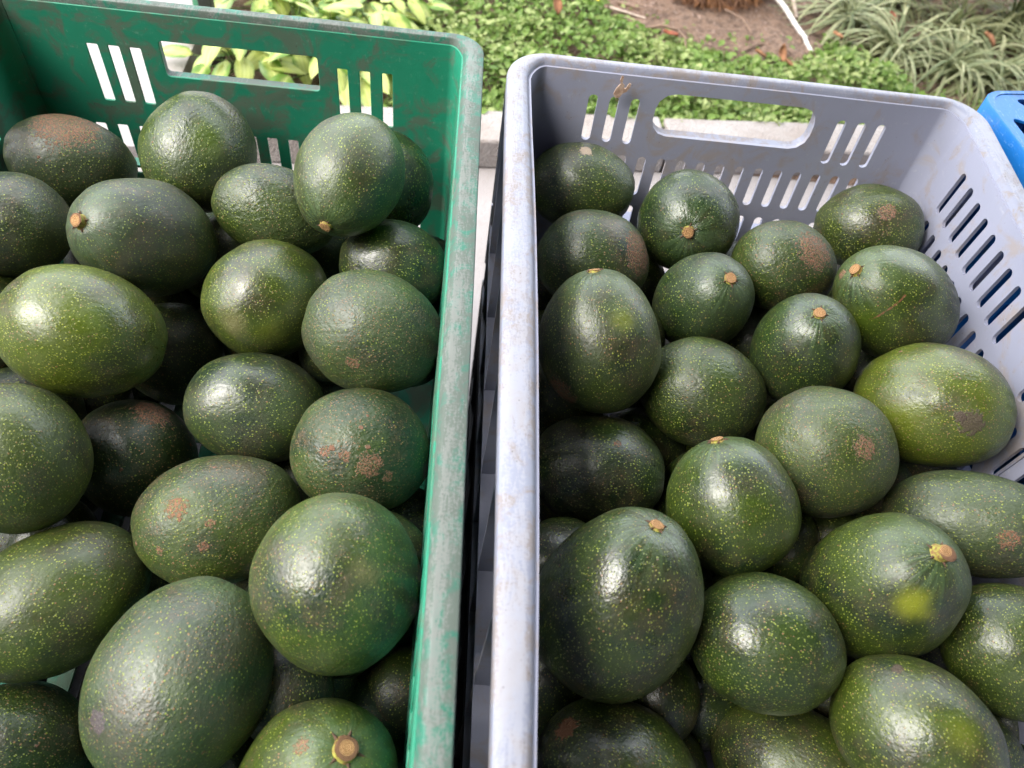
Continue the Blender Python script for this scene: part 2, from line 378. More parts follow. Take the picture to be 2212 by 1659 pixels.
# green crate
r = .026; a = Wc-2*r; b = Lc-2*r; q = r*math.pi/2
H_ = []; wd = .0088
def gb(x, side): return (x+.217+a/2) if side == 0 else (a+2*q+b+a/2-(x+.217))
gl = [-.3325, -.3155, -.2985]; gr = [-.131, -.1125, -.0935]
gr2 = [-.217+(i-8)*.0187 for i in range(17)]
for side in (0, 1):
    for x in gl+gr: s = gb(x, side); H_.append((s-wd/2, s+wd/2, -.088, -.0365, .001))
    for x in gr2: s = gb(x, side); H_.append((s-wd/2, s+wd/2, -.165, -.1125, .001)); H_.append((s-wd/2, s+wd/2, -.228, -.18, .001))
for side in (0, 1):
    for i in range(27):
        if i % 9 == 8: continue
        s = (a+q if side == 0 else 2*a+3*q+b)+.03+i*.0187
        for (z1, z2) in ((-.0365, -.088), (-.1125, -.165)): H_.append((s-wd/2, s+wd/2, z2, z1, .001))
hs = [gb(-.278, 0), gb(-.151, 0), gb(-.151, 1), gb(-.278, 1)]
hd = [(hs[0], hs[1], -.0595, -.028), (hs[2], hs[3], -.0595, -.028)]
prof = [(0, -.02), (0, -.0014), (.0006, -.0003), (.0014, 0), (.012, 0), (.0130, -.0003), (.0138, -.001), (.0166, -.006), (.0172, -.0125), (.0155, -.0125), (.0125, -.0035), (.0028, -.0035), (.0022, -.02)]
green = make_crate('plastic_crate', Wc, Lc, .245, r, .011, .0172, prof, H_, hd, .003, .02, .03, M_gwall, M_grim, seed=8)
green.location = (-.217, .0118-.30, Z0); green.rotation_euler = (0, 0, .005)
tag(green, 'green plastic crate with square-ended slots and worn rim, full of avocados', 'crate', 'plastic crates side by side')
# blue crate
r = .02; a = Wc-2*r; b = Lc-2*r; q = r*math.pi/2
H_ = [(s, s+.007, z2, z1, .003) for k in range(2) for i in range(22) for s in [(a+q if k == 0 else 2*a+3*q+b)+.03+i*.022] for (z1, z2) in ((-.05, -.10), (-.12, -.16), (-.18, -.22))]
H_ += [(s, s+.007, z2, z1, .003) for k in range(2) for i in range(12) for s in [(0 if k == 0 else a+2*q+b)+.04+i*.022] for (z1, z2) in ((-.12, -.16), (-.18, -.22))]
prof = [(0, -.024), (0, -.0012), (.0008, 0), (.0055, 0), (.0062, -.0032), (.003, -.0034), (.0024, -.024)]
blue = make_crate('plastic_crate', Wc, Lc, .245, r, .008, .036, prof, H_, [(.11, .23, -.06, -.028), (a+2*q+b+.11, a+2*q+b+.23, -.06, -.028)], .012, .03, .02, M_bwall, M_brim, seed=13, nrib=9)
def bpos(s, v, n):
    rin = .02-v*.4 if v < .036 else .008
    x, y, nx, ny, t = rr_path(s, Wc, Lc, .02, v, max(rin, .008)); return (x, y, -.0006+n)
marks, Pm = s_marks(Wc, Lc, .02, .02, .004)
wh = []; sc_ = 0
for ln, n_ in ((a, 4), (b, 6), (a, 4), (b, 6)):
    for i in range(n_): wh.append((sc_+ln*(i+.5)/n_-ln/n_*.48, sc_+ln*(i+.5)/n_+ln/n_*.40, .012, .0285, .006))
    sc_ += ln+q
V, F = plate(0, Pm, .0052, .0364, marks, [.009, .032], wh)
thick_plate(V, F, bpos, -.0026, 0, 'rim_panel', M_brim, blue, bevel=.0005)
# a step below the windows, so that they read as deep pockets
sweep([(.009, -.022), (.009, -.0245), (.0335, -.0245), (.0335, -.022)], Wc, Lc, .02, marks, lambda s, z, ins: (*rr_path(s, Wc, Lc, .02, ins, max(.02-ins*.4, .008))[:2], z), 'pocket_floor', M_bwall, blue)
by = R_(9); c0 = Vector((.4075, .017, 0)); off = Matrix.Rotation(by, 3, 'Z') @ Vector((.20, -.30, 0))
blue.location = (c0.x+off.x, c0.y+off.y, Z0-.002); blue.rotation_euler = (0, 0, by)
tag(blue, 'empty bright blue plastic crate at the right edge', 'crate', 'plastic crates side by side')
# each stands on another crate
for o, lb in ((green, 'crate underneath the green crate of avocados, coloured dark for gap shade'), (grey, 'crate underneath the grey crate of avocados, coloured dark for gap shade'), (blue, 'blue crate underneath the empty blue crate')):
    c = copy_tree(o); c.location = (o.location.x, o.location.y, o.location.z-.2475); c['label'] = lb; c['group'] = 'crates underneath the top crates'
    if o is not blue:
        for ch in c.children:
            ch.material_slots[0].link = 'OBJECT'; ch.material_slots[0].material = M_gap_shade  # darkened plastic stands in for the shade between the crates
# unseen roof and walls, added to block sky light from the crates
m = NT('sky_block_sheet'); m.pin('Base Color', m.mix(m.noise(3, 3), (.05, .05, .055), (.07, .07, .075))); m.pin('Roughness', .8); M_sky_block = m.m
rf = empty('sky_block_roof', (0, 0, 0)); tag(rf, 'added dark roof sheet blocking sky light above the crates, outside the picture', 'roof')
V, F = box(-.58, 2.8, -2.6, .50, 1.80, 1.83); mesh_obj('sky_block_panel', V, F, M_sky_block, rf, False)
V, F = box(-4.5, -.585, -2.6, -1.35, 1.80, 1.83); mesh_obj('sky_block_panel', V, F, M_sky_block, rf, False)  # wing added to cut the sky from the back left
tag(mesh_obj('sky_block_side_wall', *box(1.95, 2.08, -2.61, .2, .003, 1.79), M_sky_block, smooth=False), 'dark side wall added to block sky light from the right, outside the picture', 'wall')  # added and unseen: keeps the right-hand sky off the crates
for (x, y) in ((2.6, -2.5), (2.6, .15), (-.57, -2.5)):
    V, F = box(x, x+.05, y, y+.05, .003, 1.80); mesh_obj('sky_block_post', V, F, M_sky_block, rf, False)
tag(mesh_obj('sky_block_back_wall', *box(-4.5, 2.8, -2.75, -2.62, .003, 2.4), M_sky_block, smooth=False), 'dark wall added to block sky light behind the photographer, outside the picture', 'wall')  # added and unseen: shuts out the low sky from behind
# torn sticker on the grey crate
m = NT('torn_paper'); n1 = m.noise(300, 4, .7)
m.pin('Base Color', m.mix(m.ramp(n1, .4, .6), (.55, .40, .30), (.38, .24, .17))); m.pin('Roughness', .8); M_paper = m.m
pts = [(.0885, -.0165), (.0898, -.0115), (.0925, -.0075), (.0915, -.0045), (.0925, -.0005), (.0940, -.0015), (.0938, -.0065), (.0960, -.0082), (.0955, -.0105), (.0975, -.0108), (.0995, -.0060), (.1012, -.0068), (.1008, -.0095), (.0985, -.0135), (.0960, -.0150), (.0940, -.0190), (.0905, -.0195)]
V = [(x-.20, .30-.0192-.0008-.118*(-z)*1.0-k, z) for k in (.0003, .0011) for (x, z) in pts]; n = len(pts)
F = [tuple(range(n)), tuple(range(2*n-1, n-1, -1))]+[(i, i+n, (i+1) % n+n, (i+1) % n) for i in range(n)]
tag(mesh_obj('torn_sticker', V, F, M_paper, grey, False), 'scrap of torn beige sticker above the left slots')

# ------------------------------------------------------------------ avocados
PC = {'Y': ((.25, .28, .012), .85), 'Y2': ((.14, .17, .015), .6), 'Y3': ((.10, .16, .012), .4), 'B': ((.20, .085, .035), .95), 'D': ((.07, .045, .03), .85),
      'R': ((.26, .11, .06), .82), 'O': ((.13, .12, .035), .75), 'V': ((.10, .07, .085), .7), 'W': ((.45, .33, .24), .6)}
BLOOM = {'G8': .5, 'G20': .55, 'G7': .4, 'G18': .25, 'G13': .3, 'G10': .3, 'A12': .3, 'A6': .2, 'A9': .2, 'G15': .25, 'A15': .35, 'G1': .2}
def skin(name, yel, rus, bmp, den, kb, patches, seed, scar=None, lum=1.):
    m = NT('avocado_skin_'+name.lower()); sv = m.vadd(m.O, (seed*1.37, seed*.71, seed*2.3))
    big = m.noise(22, 3, .5, vec=sv, dist=.6); mid = m.noise(70, 4, .6, vec=sv); fine = m.noise(420, 3, .6, vec=sv)
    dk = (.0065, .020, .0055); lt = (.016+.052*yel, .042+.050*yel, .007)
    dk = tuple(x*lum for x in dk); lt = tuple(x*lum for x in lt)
    c = m.mix(m.ramp(big, .34-.12*yel, .68-.15*yel), dk, lt)
    c = m.mix(m.ramp(mid, .45, .7, 0, .35), c, (.034, .046, .015))
    # brown bloom
    rb = m.ramp(big, .62-.22*rus, .36-.1*rus, 0, min(.75, .2+.6*rus))
    c = m.mix(m.math('MULTIPLY', rb, m.ramp(mid, .35, .6)), c, (.095, .066, .032))
    bl = BLOOM.get(name, .04)*.6; c = m.mix(m.math('MULTIPLY', m.ramp(m.noise(28, 4, .6, vec=m.vadd(sv, (2, 9, 4))), .30, .62), bl), c, (.085, .095, .078))
    # corky dots, pulled out along the fruit towards the stem
    ev = m.vadd(m.vscale(m.O, (1, 1, .78)), (seed*.9, seed*.3, seed*.5))
    ev = m.n('VectorMath', {0: ev, 1: m.n('VectorMath', {0: m.n('TexNoise', {'Vector': m.O, 'Scale': 90.}).outputs['Color'], 1: (.0022, .0022, .0022)}, operation='MULTIPLY').outputs[0]}, operation='ADD').outputs[0]
    vo = m.n('TexVoronoi', {'Vector': ev, 'Scale': 430+300*den, 'Randomness': 1.}); d = vo.outputs['Distance']; rc = m.n('SeparateColor', {0: vo.outputs['Color']}).outputs
    size = m.math('ADD', .085+.06*den, m.math('MULTIPLY', rc[0], .20))
    dot = m.ramp(m.math('SUBTRACT', d, size), -.05, .05, 1, 0)
    dense = m.ramp(m.math('ADD', big, m.math('MULTIPLY', rc[1], .30)), .32-.12*den, .62-.16*den, .35, 1)
    dot = m.math('MULTIPLY', dot, dense)
    dcol = m.mix(m.ramp(m.math('ADD', m.math('MULTIPLY', rc[2], .5), mid), .86-.45*rus, 1.06-.40*rus), (.23+.12*yel, .30+.08*yel, .04), (.27, .14, .06))
    c = m.mix(m.math('MULTIPLY', dot, .85), c, dcol)
    v2 = m.n('TexVoronoi', {'Vector': m.vadd(ev, (.3, .1, .7)), 'Scale': 640+300*den}); r2 = m.n('SeparateColor', {0: v2.outputs['Color']}).outputs
    d2 = m.math('MULTIPLY', m.ramp(m.math('SUBTRACT', v2.outputs['Distance'], m.math('MULTIPLY', r2[0], .34)), -.06, .06, 1, 0), m.ramp(m.math('ADD', mid, m.math('MULTIPLY', r2[1], .2)), .40-.12*den, .60, .4, .9))
    c = m.mix(m.math('MULTIPLY', d2, .62), c, m.mix(m.ramp(m.math('ADD', m.math('MULTIPLY', r2[2], .4), mid), .80-.4*rus, 1.0-.35*rus), (.13+.10*yel, .19+.07*yel, .022), (.17, .10, .04)))
    # a few large corky scabs
    vb = m.n('TexVoronoi', {'Vector': m.vadd(sv, (3, 1, 2)), 'Scale': 75.}); db = m.math('ADD', vb.outputs['Distance'], m.math('MULTIPLY', m.math('SUBTRACT', fine, .5), .22)); rb2 = m.n('SeparateColor', {0: vb.outputs['Color']}).outputs[0]
    th = m.ramp(rb2, .90-.42*rus, 1., 0, .06+.13*rus, smooth=False)
    scab = m.ramp(m.math('SUBTRACT', db, th), -.02, .02, 1, 0)
    c = m.mix(m.math('MULTIPLY', scab, .8), c, (.22, .095, .055))
    hx = m.math('MULTIPLY', scab, .8)
    # smoother, paler shoulder round the stem with fine streaks running to it
    z = m.n('SeparateXYZ', {0: m.O}).outputs
    an = m.math('ARCTAN2', z[0], z[1]); cv = m.n('CombineXYZ', {0: m.math('MULTIPLY', m.math('SINE', an), 2.), 1: m.math('MULTIPLY', m.math('COSINE', an), 2.), 2: m.math('MULTIPLY', z[2], 12.)}).outputs[0]
    streak = m.noise(3.4, 4, .6, vec=cv); ps = m.ramp(z[2], kb*.62, kb*.98)
    c = m.mix(m.math('MULTIPLY', ps, m.ramp(streak, .40, .62, .1, .8)), c, (.060*lum, .100*lum, .040))
    rm = m.math('MULTIPLY', scab, .8)
    for (x, y, zz, r, t) in patches:
        col_, op = PC[t]; soft = t in ('Y', 'Y2', 'Y3', 'O')
        dd = m.math('DIVIDE', m.dist((x, y, zz)), r)
        k = m.math('SUBTRACT', dd, m.math('MULTIPLY', m.math('SUBTRACT', fine if not soft else mid, .5), 1.9 if not soft else .9))
        mk = m.ramp(k, .1 if t in ('Y2', 'Y3') else .05, 1.25, op, 0) if soft else m.ramp(k, .80, 1.0, op, 0)
        if t == 'R': mk = m.math('MULTIPLY', mk, m.ramp(m.noise(800, 2, .6, vec=sv), .42, .56, .12, 1))
        c = m.mix(mk, c, col_)
        if t in 'RBDO': rm = m.math('MAXIMUM', rm, m.math('MULTIPLY', mk, .9)); hx = m.math('ADD', hx, m.math('MULTIPLY', m.math('MULTIPLY', mk, fine), 1.4))
    if scar:
        for p, q_ in zip(scar[:-1], scar[1:]):
            p = Vector(p); q_ = Vector(q_); dv = q_-p; L2 = dv.length_squared
            pv = m.vadd(m.O, tuple(-p)); t = m.math('DIVIDE', m.n('VectorMath', {0: pv, 1: tuple(dv)}, operation='DOT_PRODUCT').outputs['Value'], L2, clamp=True); t = m.math('MINIMUM', m.math('MAXIMUM', t, 0), 1)
            pr = m.n('VectorMath', {0: tuple(dv)}, operation='SCALE'); m.set(pr.inputs['Scale'], t)
            ds = m.n('VectorMath', {0: pv, 1: pr.outputs[0]}, operation='DISTANCE').outputs['Value']
            c = m.mix(m.ramp(m.math('ADD', ds, m.math('MULTIPLY', m.math('SUBTRACT', fine, .5), .0022)), .0004, .0011, .9, 0), c, (.20, .085, .045))
    m.pin('Base Color', c)
    dust = m.noise(34, 5, .7, vec=m.vadd(sv, (7, 7, 7)))
    rg = m.math('ADD', m.math('ADD', .26+BLOOM.get(name, 0)*.12+.12*rus+.05*math.sin(seed*2.7), m.math('MULTIPLY', fine, .10)), m.math('MULTIPLY', m.ramp(dust, .38, .66), .20))
    m.pin('Roughness', m.math('ADD', rg, m.math('MULTIPLY', rm, .42)))
    m.pin('Specular IOR Level', .85)
    m.pin('Coat Weight', 0.0); m.pin('Coat Roughness', .22)
    leather = m.math('ADD', m.math('MULTIPLY', m.noise(430, 2, .5, vec=ev), .75), m.math('MULTIPLY', m.noise(170, 2, .5, vec=ev), .25+.5*bmp))
    h = m.math('ADD', m.math('MULTIPLY', leather, .55+1.5*bmp), m.math('ADD', m.math('MULTIPLY', dot, .25+.25*bmp), m.math('ADD', m.math('MULTIPLY', fine, .15), hx)))
    h = m.math('ADD', h, m.math('MULTIPLY', m.math('MULTIPLY', ps, streak), 1.2))
    m.pin('Normal', m.bump(h, .0008, .40+.38*bmp))
    return m.m
m = NT('stem_bark'); n1 = m.noise(500, 3, .6); z = m.n('SeparateXYZ', {0: m.O}).outputs
m.pin('Base Color', m.mix(m.ramp(n1, .35, .65), (.36, .34, .06), (.22, .12, .04))); m.pin('Roughness', .7); M_sbark = m.m
m = NT('stem_cut'); z = m.n('SeparateXYZ', {0: m.O}).outputs
rr = m.math('SQRT', m.math('ADD', m.math('MULTIPLY', z[0], z[0]), m.math('MULTIPLY', z[1], z[1])))
n1 = m.noise(700, 3, .6); ring = m.math('SINE', m.math('ADD', m.math('MULTIPLY', rr, 7500.), m.math('MULTIPLY', n1, 9.)))
c = m.mix(m.ramp(ring, -.4, .8), (.30, .14, .05), (.62, .38, .17)); c = m.mix(m.ramp(rr, .0034, .0045), c, (.20, .10, .05))
m.pin('Base Color', c); m.pin('Roughness', .85); m.pin('Normal', m.bump(m.math('ADD', ring, m.math('MULTIPLY', n1, 2)), .0004, .7)); M_scut = m.m
m = NT('stem_calyx'); m.pin('Base Color', (.10, .055, .035)); m.pin('Roughness', .9); M_calyx = m.m

def frame(a):
    a = Vector(a).normalized(); ref = Vector((0, 1, 0)) if abs(a.y) < .9 else Vector((1, 0, 0))
    x = ref.cross(a).normalized(); y = a.cross(x); return Matrix((x, y, a)).transposed()
def fruit_mesh(b, k, egg, seed, flat=0., ns=60, nr=42):
    V = []; F = []; hb = b*k
    for j in range(nr+1):
        th = math.pi*j/nr; cz, sz = math.cos(th), math.sin(th)
        for i in range(ns):
            if j in (0, nr) and i: continue
            A = 2*math.pi*i/ns; ux, uy = math.cos(A)*sz, math.sin(A)*sz
            rr_ = 1-egg*cz*(.6+.4*sz*sz)*1.0
            p = Vector((ux*b*rr_, uy*b*rr_, cz*hb))
            q = Vector((ux, uy, cz))
            nn = noise.noise(q*1.3+Vector((seed*3.1, seed, 0)))*.034+noise.noise(q*2.1+Vector((seed*1.7, 2, seed)))*.013+noise.noise(q*4.2+Vector((seed, 5, 2)))*.007+noise.noise(q*9+Vector((1, seed, 7)))*.0028
            p *= 1+nn
            rho = math.hypot(p.x, p.y)
            if cz > 0: p.z -= b*.045*math.exp(-(rho/(b*.20))**2)
            else: p.z += b*.02*math.exp(-(rho/(b*.12))**2)
            V.append(p)
    def ix(j, i): return 0 if j == 0 else (1+(nr-1)*ns if j == nr else 1+(j-1)*ns+i % ns)
    for j in range(nr):
        for i in range(ns):
            if j == 0: F.append((0, ix(1, i), ix(1, i+1)))
            elif j == nr-1: F.append((ix(j, i), ix(nr, 0), ix(j, i+1)))
            else: F.append((ix(j, i), ix(j+1, i), ix(j+1, i+1), ix(j, i+1)))
    return V, F, V[0].z
def stem_mesh(h, r, seed, tilt):
    """a short stub: flared foot, ridged side, rough cut top, and dry calyx tips"""
    V = []; F = []; mi = []; ns = 20
    prof_ = [(1.28, -.001), (1.12, .0003), (.96, h*.45), (.99, h*.8), (1.0, h*.95), (.93, h), (.6, h*1.04), (.3, h*.98)]
    for (k, z) in prof_:
        for i in range(ns):
            A = 2*math.pi*i/ns; w_ = 1+.13*noise.noise(Vector((math.cos(A)*1.2, math.sin(A)*1.2, seed)))+.05*noise.noise(Vector((math.cos(A)*4, math.sin(A)*4, seed)))
            V.append((math.cos(A)*r*k*w_+tilt[0]*max(z, 0), math.sin(A)*r*k*w_+tilt[1]*max(z, 0), z))
    for j in range(len(prof_)-1):
        for i in range(ns):
            F.append((j*ns+i, j*ns+(i+1) % ns, (j+1)*ns+(i+1) % ns, (j+1)*ns+i)); mi.append(0 if j < 4 else 1)
    V.append((tilt[0]*h, tilt[1]*h, h*.95)); c = len(V)-1; j = len(prof_)-1
    for i in range(ns): F.append((j*ns+i, j*ns+(i+1) % ns, c)); mi.append(1)
    g = random.Random(seed)
    for t in range(5):
        A = t*1.2566+g.uniform(-.3, .3); l = r*g.uniform(.35, .75); wv = r*.22; k = len(V); d = Vector((math.cos(A), math.sin(A), 0)); s_ = Vector((-d.y, d.x, 0))
        for p in (d*r*1.0-s_*wv, d*r*1.0+s_*wv, d*(r*1.2+l)):
            V.append((p.x, p.y, .0006))
        V.append((d.x*r*1.15, d.y*r*1.15, .0016))
        F += [(k, k+2, k+3), (k+2, k+1, k+3), (k+1, k, k+3)]; mi += [2, 2, 2]
    return V, F, mi

# centre (rim level = 0), radius, length ratio, axis towards the stem
FR=[
('G1',(-0.3469, -0.0677, -0.1035),0.0384,1.273,(0.892, 0.167, -0.421)),
('G2',(-0.2418, -0.0646, -0.0816),0.0440,1.150,(0.083, 0.987, 0.138)),
('G3',(-0.1117, -0.1234, -0.0405),0.0397,1.238,(-0.235, -0.961, -0.146)),
('G4',(-0.088, -0.0572, -0.1018),0.0360,1.204,(0.227, -0.627, -0.745)),
('G5',(-0.173, -0.1169, -0.0888),0.0349,1.374,(0.955, 0.004, -0.298)),
('G6',(-0.0772, -0.1479, -0.1082),0.0375,1.155,(0.991, -0.032, -0.128)),
('G7',(-0.3557, -0.1561, -0.0887),0.0387,1.150,(-0.014, 0.689, -0.725)),
('G8',(-0.2597, -0.16, -0.0855),0.0430,1.350,(-0.413, -0.538, 0.735)),
('G9',(-0.1657, -0.1963, -0.1015),0.0435,1.150,(0.344, 0.825, -0.449)),
('G10',(-0.0836, -0.2321, -0.0872),0.0437,1.150,(0.968, -0.051, -0.247)),
('G11',(-0.2771, -0.2506, -0.0876),0.0442,1.199,(0.899, 0.085, -0.43)),
('G12',(-0.252, -0.1971, -0.1806),0.0390,1.150,(0.285, -0.2, -0.937)),
('G13',(-0.1628, -0.2746, -0.1308),0.0395,1.270,(0.974, 0.069, -0.218)),
('G14',(-0.083, -0.3131, -0.1159),0.0430,1.150,(0.751, 0.26, -0.607)),
('G15',(-0.2959, -0.34, -0.1059),0.0427,1.150,(0.179, -0.455, -0.872)),
('G16',(-0.2508, -0.2991, -0.1719),0.0417,1.150,(0.224, 0.124, -0.967)),
('G17',(-0.1728, -0.3579, -0.1405),0.0429,1.276,(0.927, 0.361, -0.099)),
('G18',(-0.0829, -0.4201, -0.0823),0.0470,1.150,(0.112, -0.375, -0.92)),
('G19',(-0.2659, -0.4103, -0.1586),0.0439,1.319,(0.719, 0.689, -0.094)),
('G20',(-0.1676, -0.4653, -0.124),0.0495,1.188,(0.297, 0.943, 0.149)),
('G21',(-0.2783, -0.4885, -0.2015),0.0370,1.150,(0.757, 0.022, -0.653)),
('G22',(-0.0858, -0.5142, -0.1432),0.0443,1.350,(0.307, 0.148, 0.94)),
('G23',(-0.0673, -0.4619, -0.2292),0.0335,1.150,(0.661, -0.166, -0.731)),
('A1',(0.0727, -0.0595, -0.0841),0.0364,1.277,(0.987, -0.153, 0.049)),
('A2',(0.1627, -0.09, -0.0844),0.0422,1.050,(-0.242, -0.831, 0.501)),
('A3',(0.0813, -0.1349, -0.0944),0.0408,1.150,(0.947, 0.176, -0.268)),
('A4',(0.3347, -0.0639, -0.0956),0.0378,1.216,(0.884, -0.348, 0.311)),
('A5',(0.2374, -0.1333, -0.0844),0.0373,1.150,(0.968, 0.006, -0.251)),
('A6',(0.1684, -0.1692, -0.0949),0.0374,1.350,(0.076, -0.35, 0.934)),
('A7',(0.3118, -0.178, -0.0691),0.0414,1.350,(-0.827, 0.024, 0.562)),
('A8',(0.0777, -0.2338, -0.0759),0.0436,1.206,(-0.19, 0.636, 0.748)),
('A9',(0.2389, -0.2164, -0.0879),0.0390,1.350,(-0.211, -0.111, 0.971)),
('A10',(0.1635, -0.2449, -0.1127),0.0414,1.150,(0.966, -0.185, -0.182)),
('A11',(0.3233, -0.2643, -0.0807),0.0447,1.197,(0.82, -0.481, 0.31)),
('A12',(0.2372, -0.3043, -0.0901),0.0455,1.150,(0.794, 0.194, -0.576)),
('A13',(0.0863, -0.3019, -0.1414),0.0419,1.194,(0.976, -0.174, 0.13)),
('A14',(0.1607, -0.3519, -0.0864),0.0416,1.111,(-0.324, 0.699, 0.638)),
('A15',(0.3311, -0.3517, -0.0926),0.0352,1.590,(0.805, -0.402, 0.437)),
('A16',(0.0817, -0.4193, -0.0917),0.0485,1.306,(0.203, 0.43, 0.88)),
('A17',(0.2575, -0.3969, -0.0994),0.0446,1.350,(0.085, -0.031, 0.996)),
('A18',(0.1752, -0.4353, -0.1032),0.0407,1.150,(0.958, -0.276, -0.075)),
('A19',(0.3397, -0.4313, -0.1102),0.0384,1.150,(0.54, -0.75, -0.381)),
('A20',(0.2557, -0.4845, -0.1015),0.0404,1.205,(0.669, -0.695, 0.264)),
('A21',(0.0873, -0.5046, -0.1498),0.0436,1.150,(0.933, -0.353, -0.073)),
('A22',(0.2176, -0.4974, -0.1797),0.0418,1.447,(0.795, -0.539, 0.279)),
('shaded avocado deep between the yellow green one and the long one',(0.3457, -0.2586, -0.1581),0.0366,1.146,(0.989, 0.099, -0.109)),
('shaded avocado deep between the stubby stemmed one and the yellow dusted one',(-0.224, -0.1069, -0.1582),0.0362,1.222,(-0.752, -0.352, -0.558)),
('shaded avocado deep between the big yellow one and the upper edge one',(-0.3594, -0.2125, -0.1394),0.0389,1.231,(0.391, 0.581, -0.714)),
('shaded avocado deep between the left edge one and the big yellow one',(-0.3311, -0.2789, -0.1556),0.0366,1.104,(0.723, 0.554, -0.413)),
('shaded avocado deep between the tall bruised one and the flecked one',(0.0598, -0.2174, -0.1572),0.0387,1.203,(-0.421, 0.858, 0.294)),
('shaded avocado deep between the big yellow one and the stubby stemmed one',(-0.3085, -0.1233, -0.1543),0.0413,1.118,(-0.686, 0.589, -0.428)),
('shaded avocado deep between the smooth one by the rim and the yellow dusted one',(-0.1423, -0.08, -0.1566),0.0368,1.229,(-0.049, -0.6, 0.799)),
('shaded avocado deep between the brown sided one and the orange stemmed one',(0.1199, -0.1002, -0.1552),0.0375,1.115,(-0.755, 0.498, -0.428)),
('shaded avocado deep between the biggest tall one and the dark round one, farther',(0.1255, -0.3852, -0.1582),0.0383,1.131,(0.404, 0.738, 0.541)),
('shaded avocado deep between the pale stemmed one and the orange stemmed one',(0.2231, -0.1566, -0.1559),0.0368,1.173,(0.084, -0.371, 0.925)),
('shaded avocado deep between the egg shaped one and the flecked one',(0.1743, -0.3067, -0.1595),0.0366,1.177,(0.839, 0.518, 0.166)),
('shaded avocado deep between the pale stemmed one and the yellow green one',(0.333, -0.1795, -0.1599),0.0364,1.146,(-0.946, 0.306, 0.106)),
('shaded avocado deep between the broad leaning one and the right edge one',(0.3127, -0.4883, -0.1546),0.0376,1.120,(0.019, 0.749, -0.663)),
('shaded avocado deep between the tall bruised one and the puckered one',(0.167, -0.1869, -0.1966),0.0417,1.168,(0.478, -0.817, -0.322)),
('shaded avocado deep between the broad leaning one and the yellow patched one',(0.3191, -0.3914, -0.1798),0.0390,1.171,(0.943, -0.291, 0.164)),
('shaded avocado deep between the dense dotted one and the puckered one',(0.2695, -0.2391, -0.1763),0.0382,1.138,(-0.996, 0.09, -0.025)),
('shaded avocado deep between the scabby one and the olive bruised one',(-0.0611, -0.3399, -0.1923),0.0385,1.138,(-0.977, -0.206, -0.05)),
('shaded avocado deep between the yellow dusted one and the blue green one',(-0.1737, -0.1738, -0.184),0.0363,1.208,(-0.841, 0.17, 0.513)),
('shaded avocado deep between the dark round one and the egg shaped one',(0.2142, -0.3805, -0.1985),0.0379,1.204,(0.025, -0.361, -0.932)),
('shaded avocado deep between the smooth one by the rim and the wrinkled one',(-0.061, -0.0973, -0.1722),0.0371,1.230,(0.541, -0.17, 0.824)),
('shaded avocado deep between the biggest tall one and the brown patched one, farther',(0.0582, -0.434, -0.1969),0.0413,1.143,(0.328, 0.911, 0.251)),
('shaded avocado deep between the olive bruised one and the largest greyish one',(-0.1057, -0.409, -0.1785),0.0410,1.232,(-0.973, 0.124, 0.193)),
('shaded avocado deep between the flecked one and the puckered one',(0.131, -0.2613, -0.1985),0.0411,1.181,(-0.081, -0.546, -0.834)),
('shaded avocado low beside the tall bruised one',(0.0601, -0.1472, -0.1997),0.0373,1.111,(-0.602, -0.763, 0.236)),
('shaded avocado deep between the stubby stemmed one and the pebbly one',(-0.2719, -0.0623, -0.194),0.0364,1.152,(0.109, -0.451, 0.886)),
('shaded avocado deep between the green ringed stem and the russet flanked one',(0.206, -0.0886, -0.1505),0.0365,1.111,(0.141, -0.051, 0.989)),
('shaded avocado deep between the scabby one and the pink spotted one',(-0.1366, -0.3087, -0.198),0.0369,1.108,(0.261, -0.425, -0.867)),
('shaded avocado low beside the dark round one',(0.1836, -0.4243, -0.1687),0.0273,1.166,(0.136, 0.484, 0.865)),
('shaded avocado deep between the largest greyish one and the bottom stemmed one',(-0.1507, -0.4928, -0.2046),0.0330,1.148,(0.854, -0.486, -0.188)),
('shaded avocado deep between the broad leaning one and the dark round one',(0.2566, -0.4389, -0.1963),0.0300,1.233,(-0.975, 0.064, 0.212)),
('shaded avocado deep between the tall bruised one and the orange stemmed one',(0.1117, -0.1922, -0.1224),0.0290,1.130,(0.765, 0.623, -0.164)),
('shaded avocado deep between the blackish one and the big yellow one',(-0.3061, -0.2357, -0.1918),0.0273,1.229,(0.367, -0.525, -0.768)),
('shaded avocado deep between the dense dotted one and the long one',(0.2909, -0.3045, -0.1438),0.0307,1.198,(0.639, 0.146, 0.756)),
('shaded avocado deep between the brown sided one and the tall bruised one',(0.0552, -0.0971, -0.1692),0.0270,1.212,(0.333, 0.619, -0.711)),
('shaded avocado deep between the pale stemmed one and the puckered one',(0.2575, -0.1829, -0.2034),0.0279,1.174,(-0.92, -0.271, 0.282)),
('shaded avocado deep between the glossy tilted one and the left edge one, nearer',(-0.3025, -0.3614, -0.2005),0.0341,1.167,(0.015, -0.837, -0.547)),
('shaded avocado deep between the egg shaped one and the puckered one',(0.1974, -0.2517, -0.1768),0.0275,1.112,(0.744, 0.094, 0.662)),
('shaded avocado deep between the biggest tall one and the brown patched one, nearer',(0.1234, -0.4509, -0.1697),0.0277,1.159,(0.199, -0.968, -0.156)),
('shaded avocado low beside the wrinkled one',(-0.063, -0.1973, -0.1463),0.0280,1.198,(-0.584, 0.744, 0.326)),
('shaded avocado low beside the flecked one',(0.0671, -0.2867, -0.2049),0.0277,1.239,(-0.915, 0.229, 0.331)),
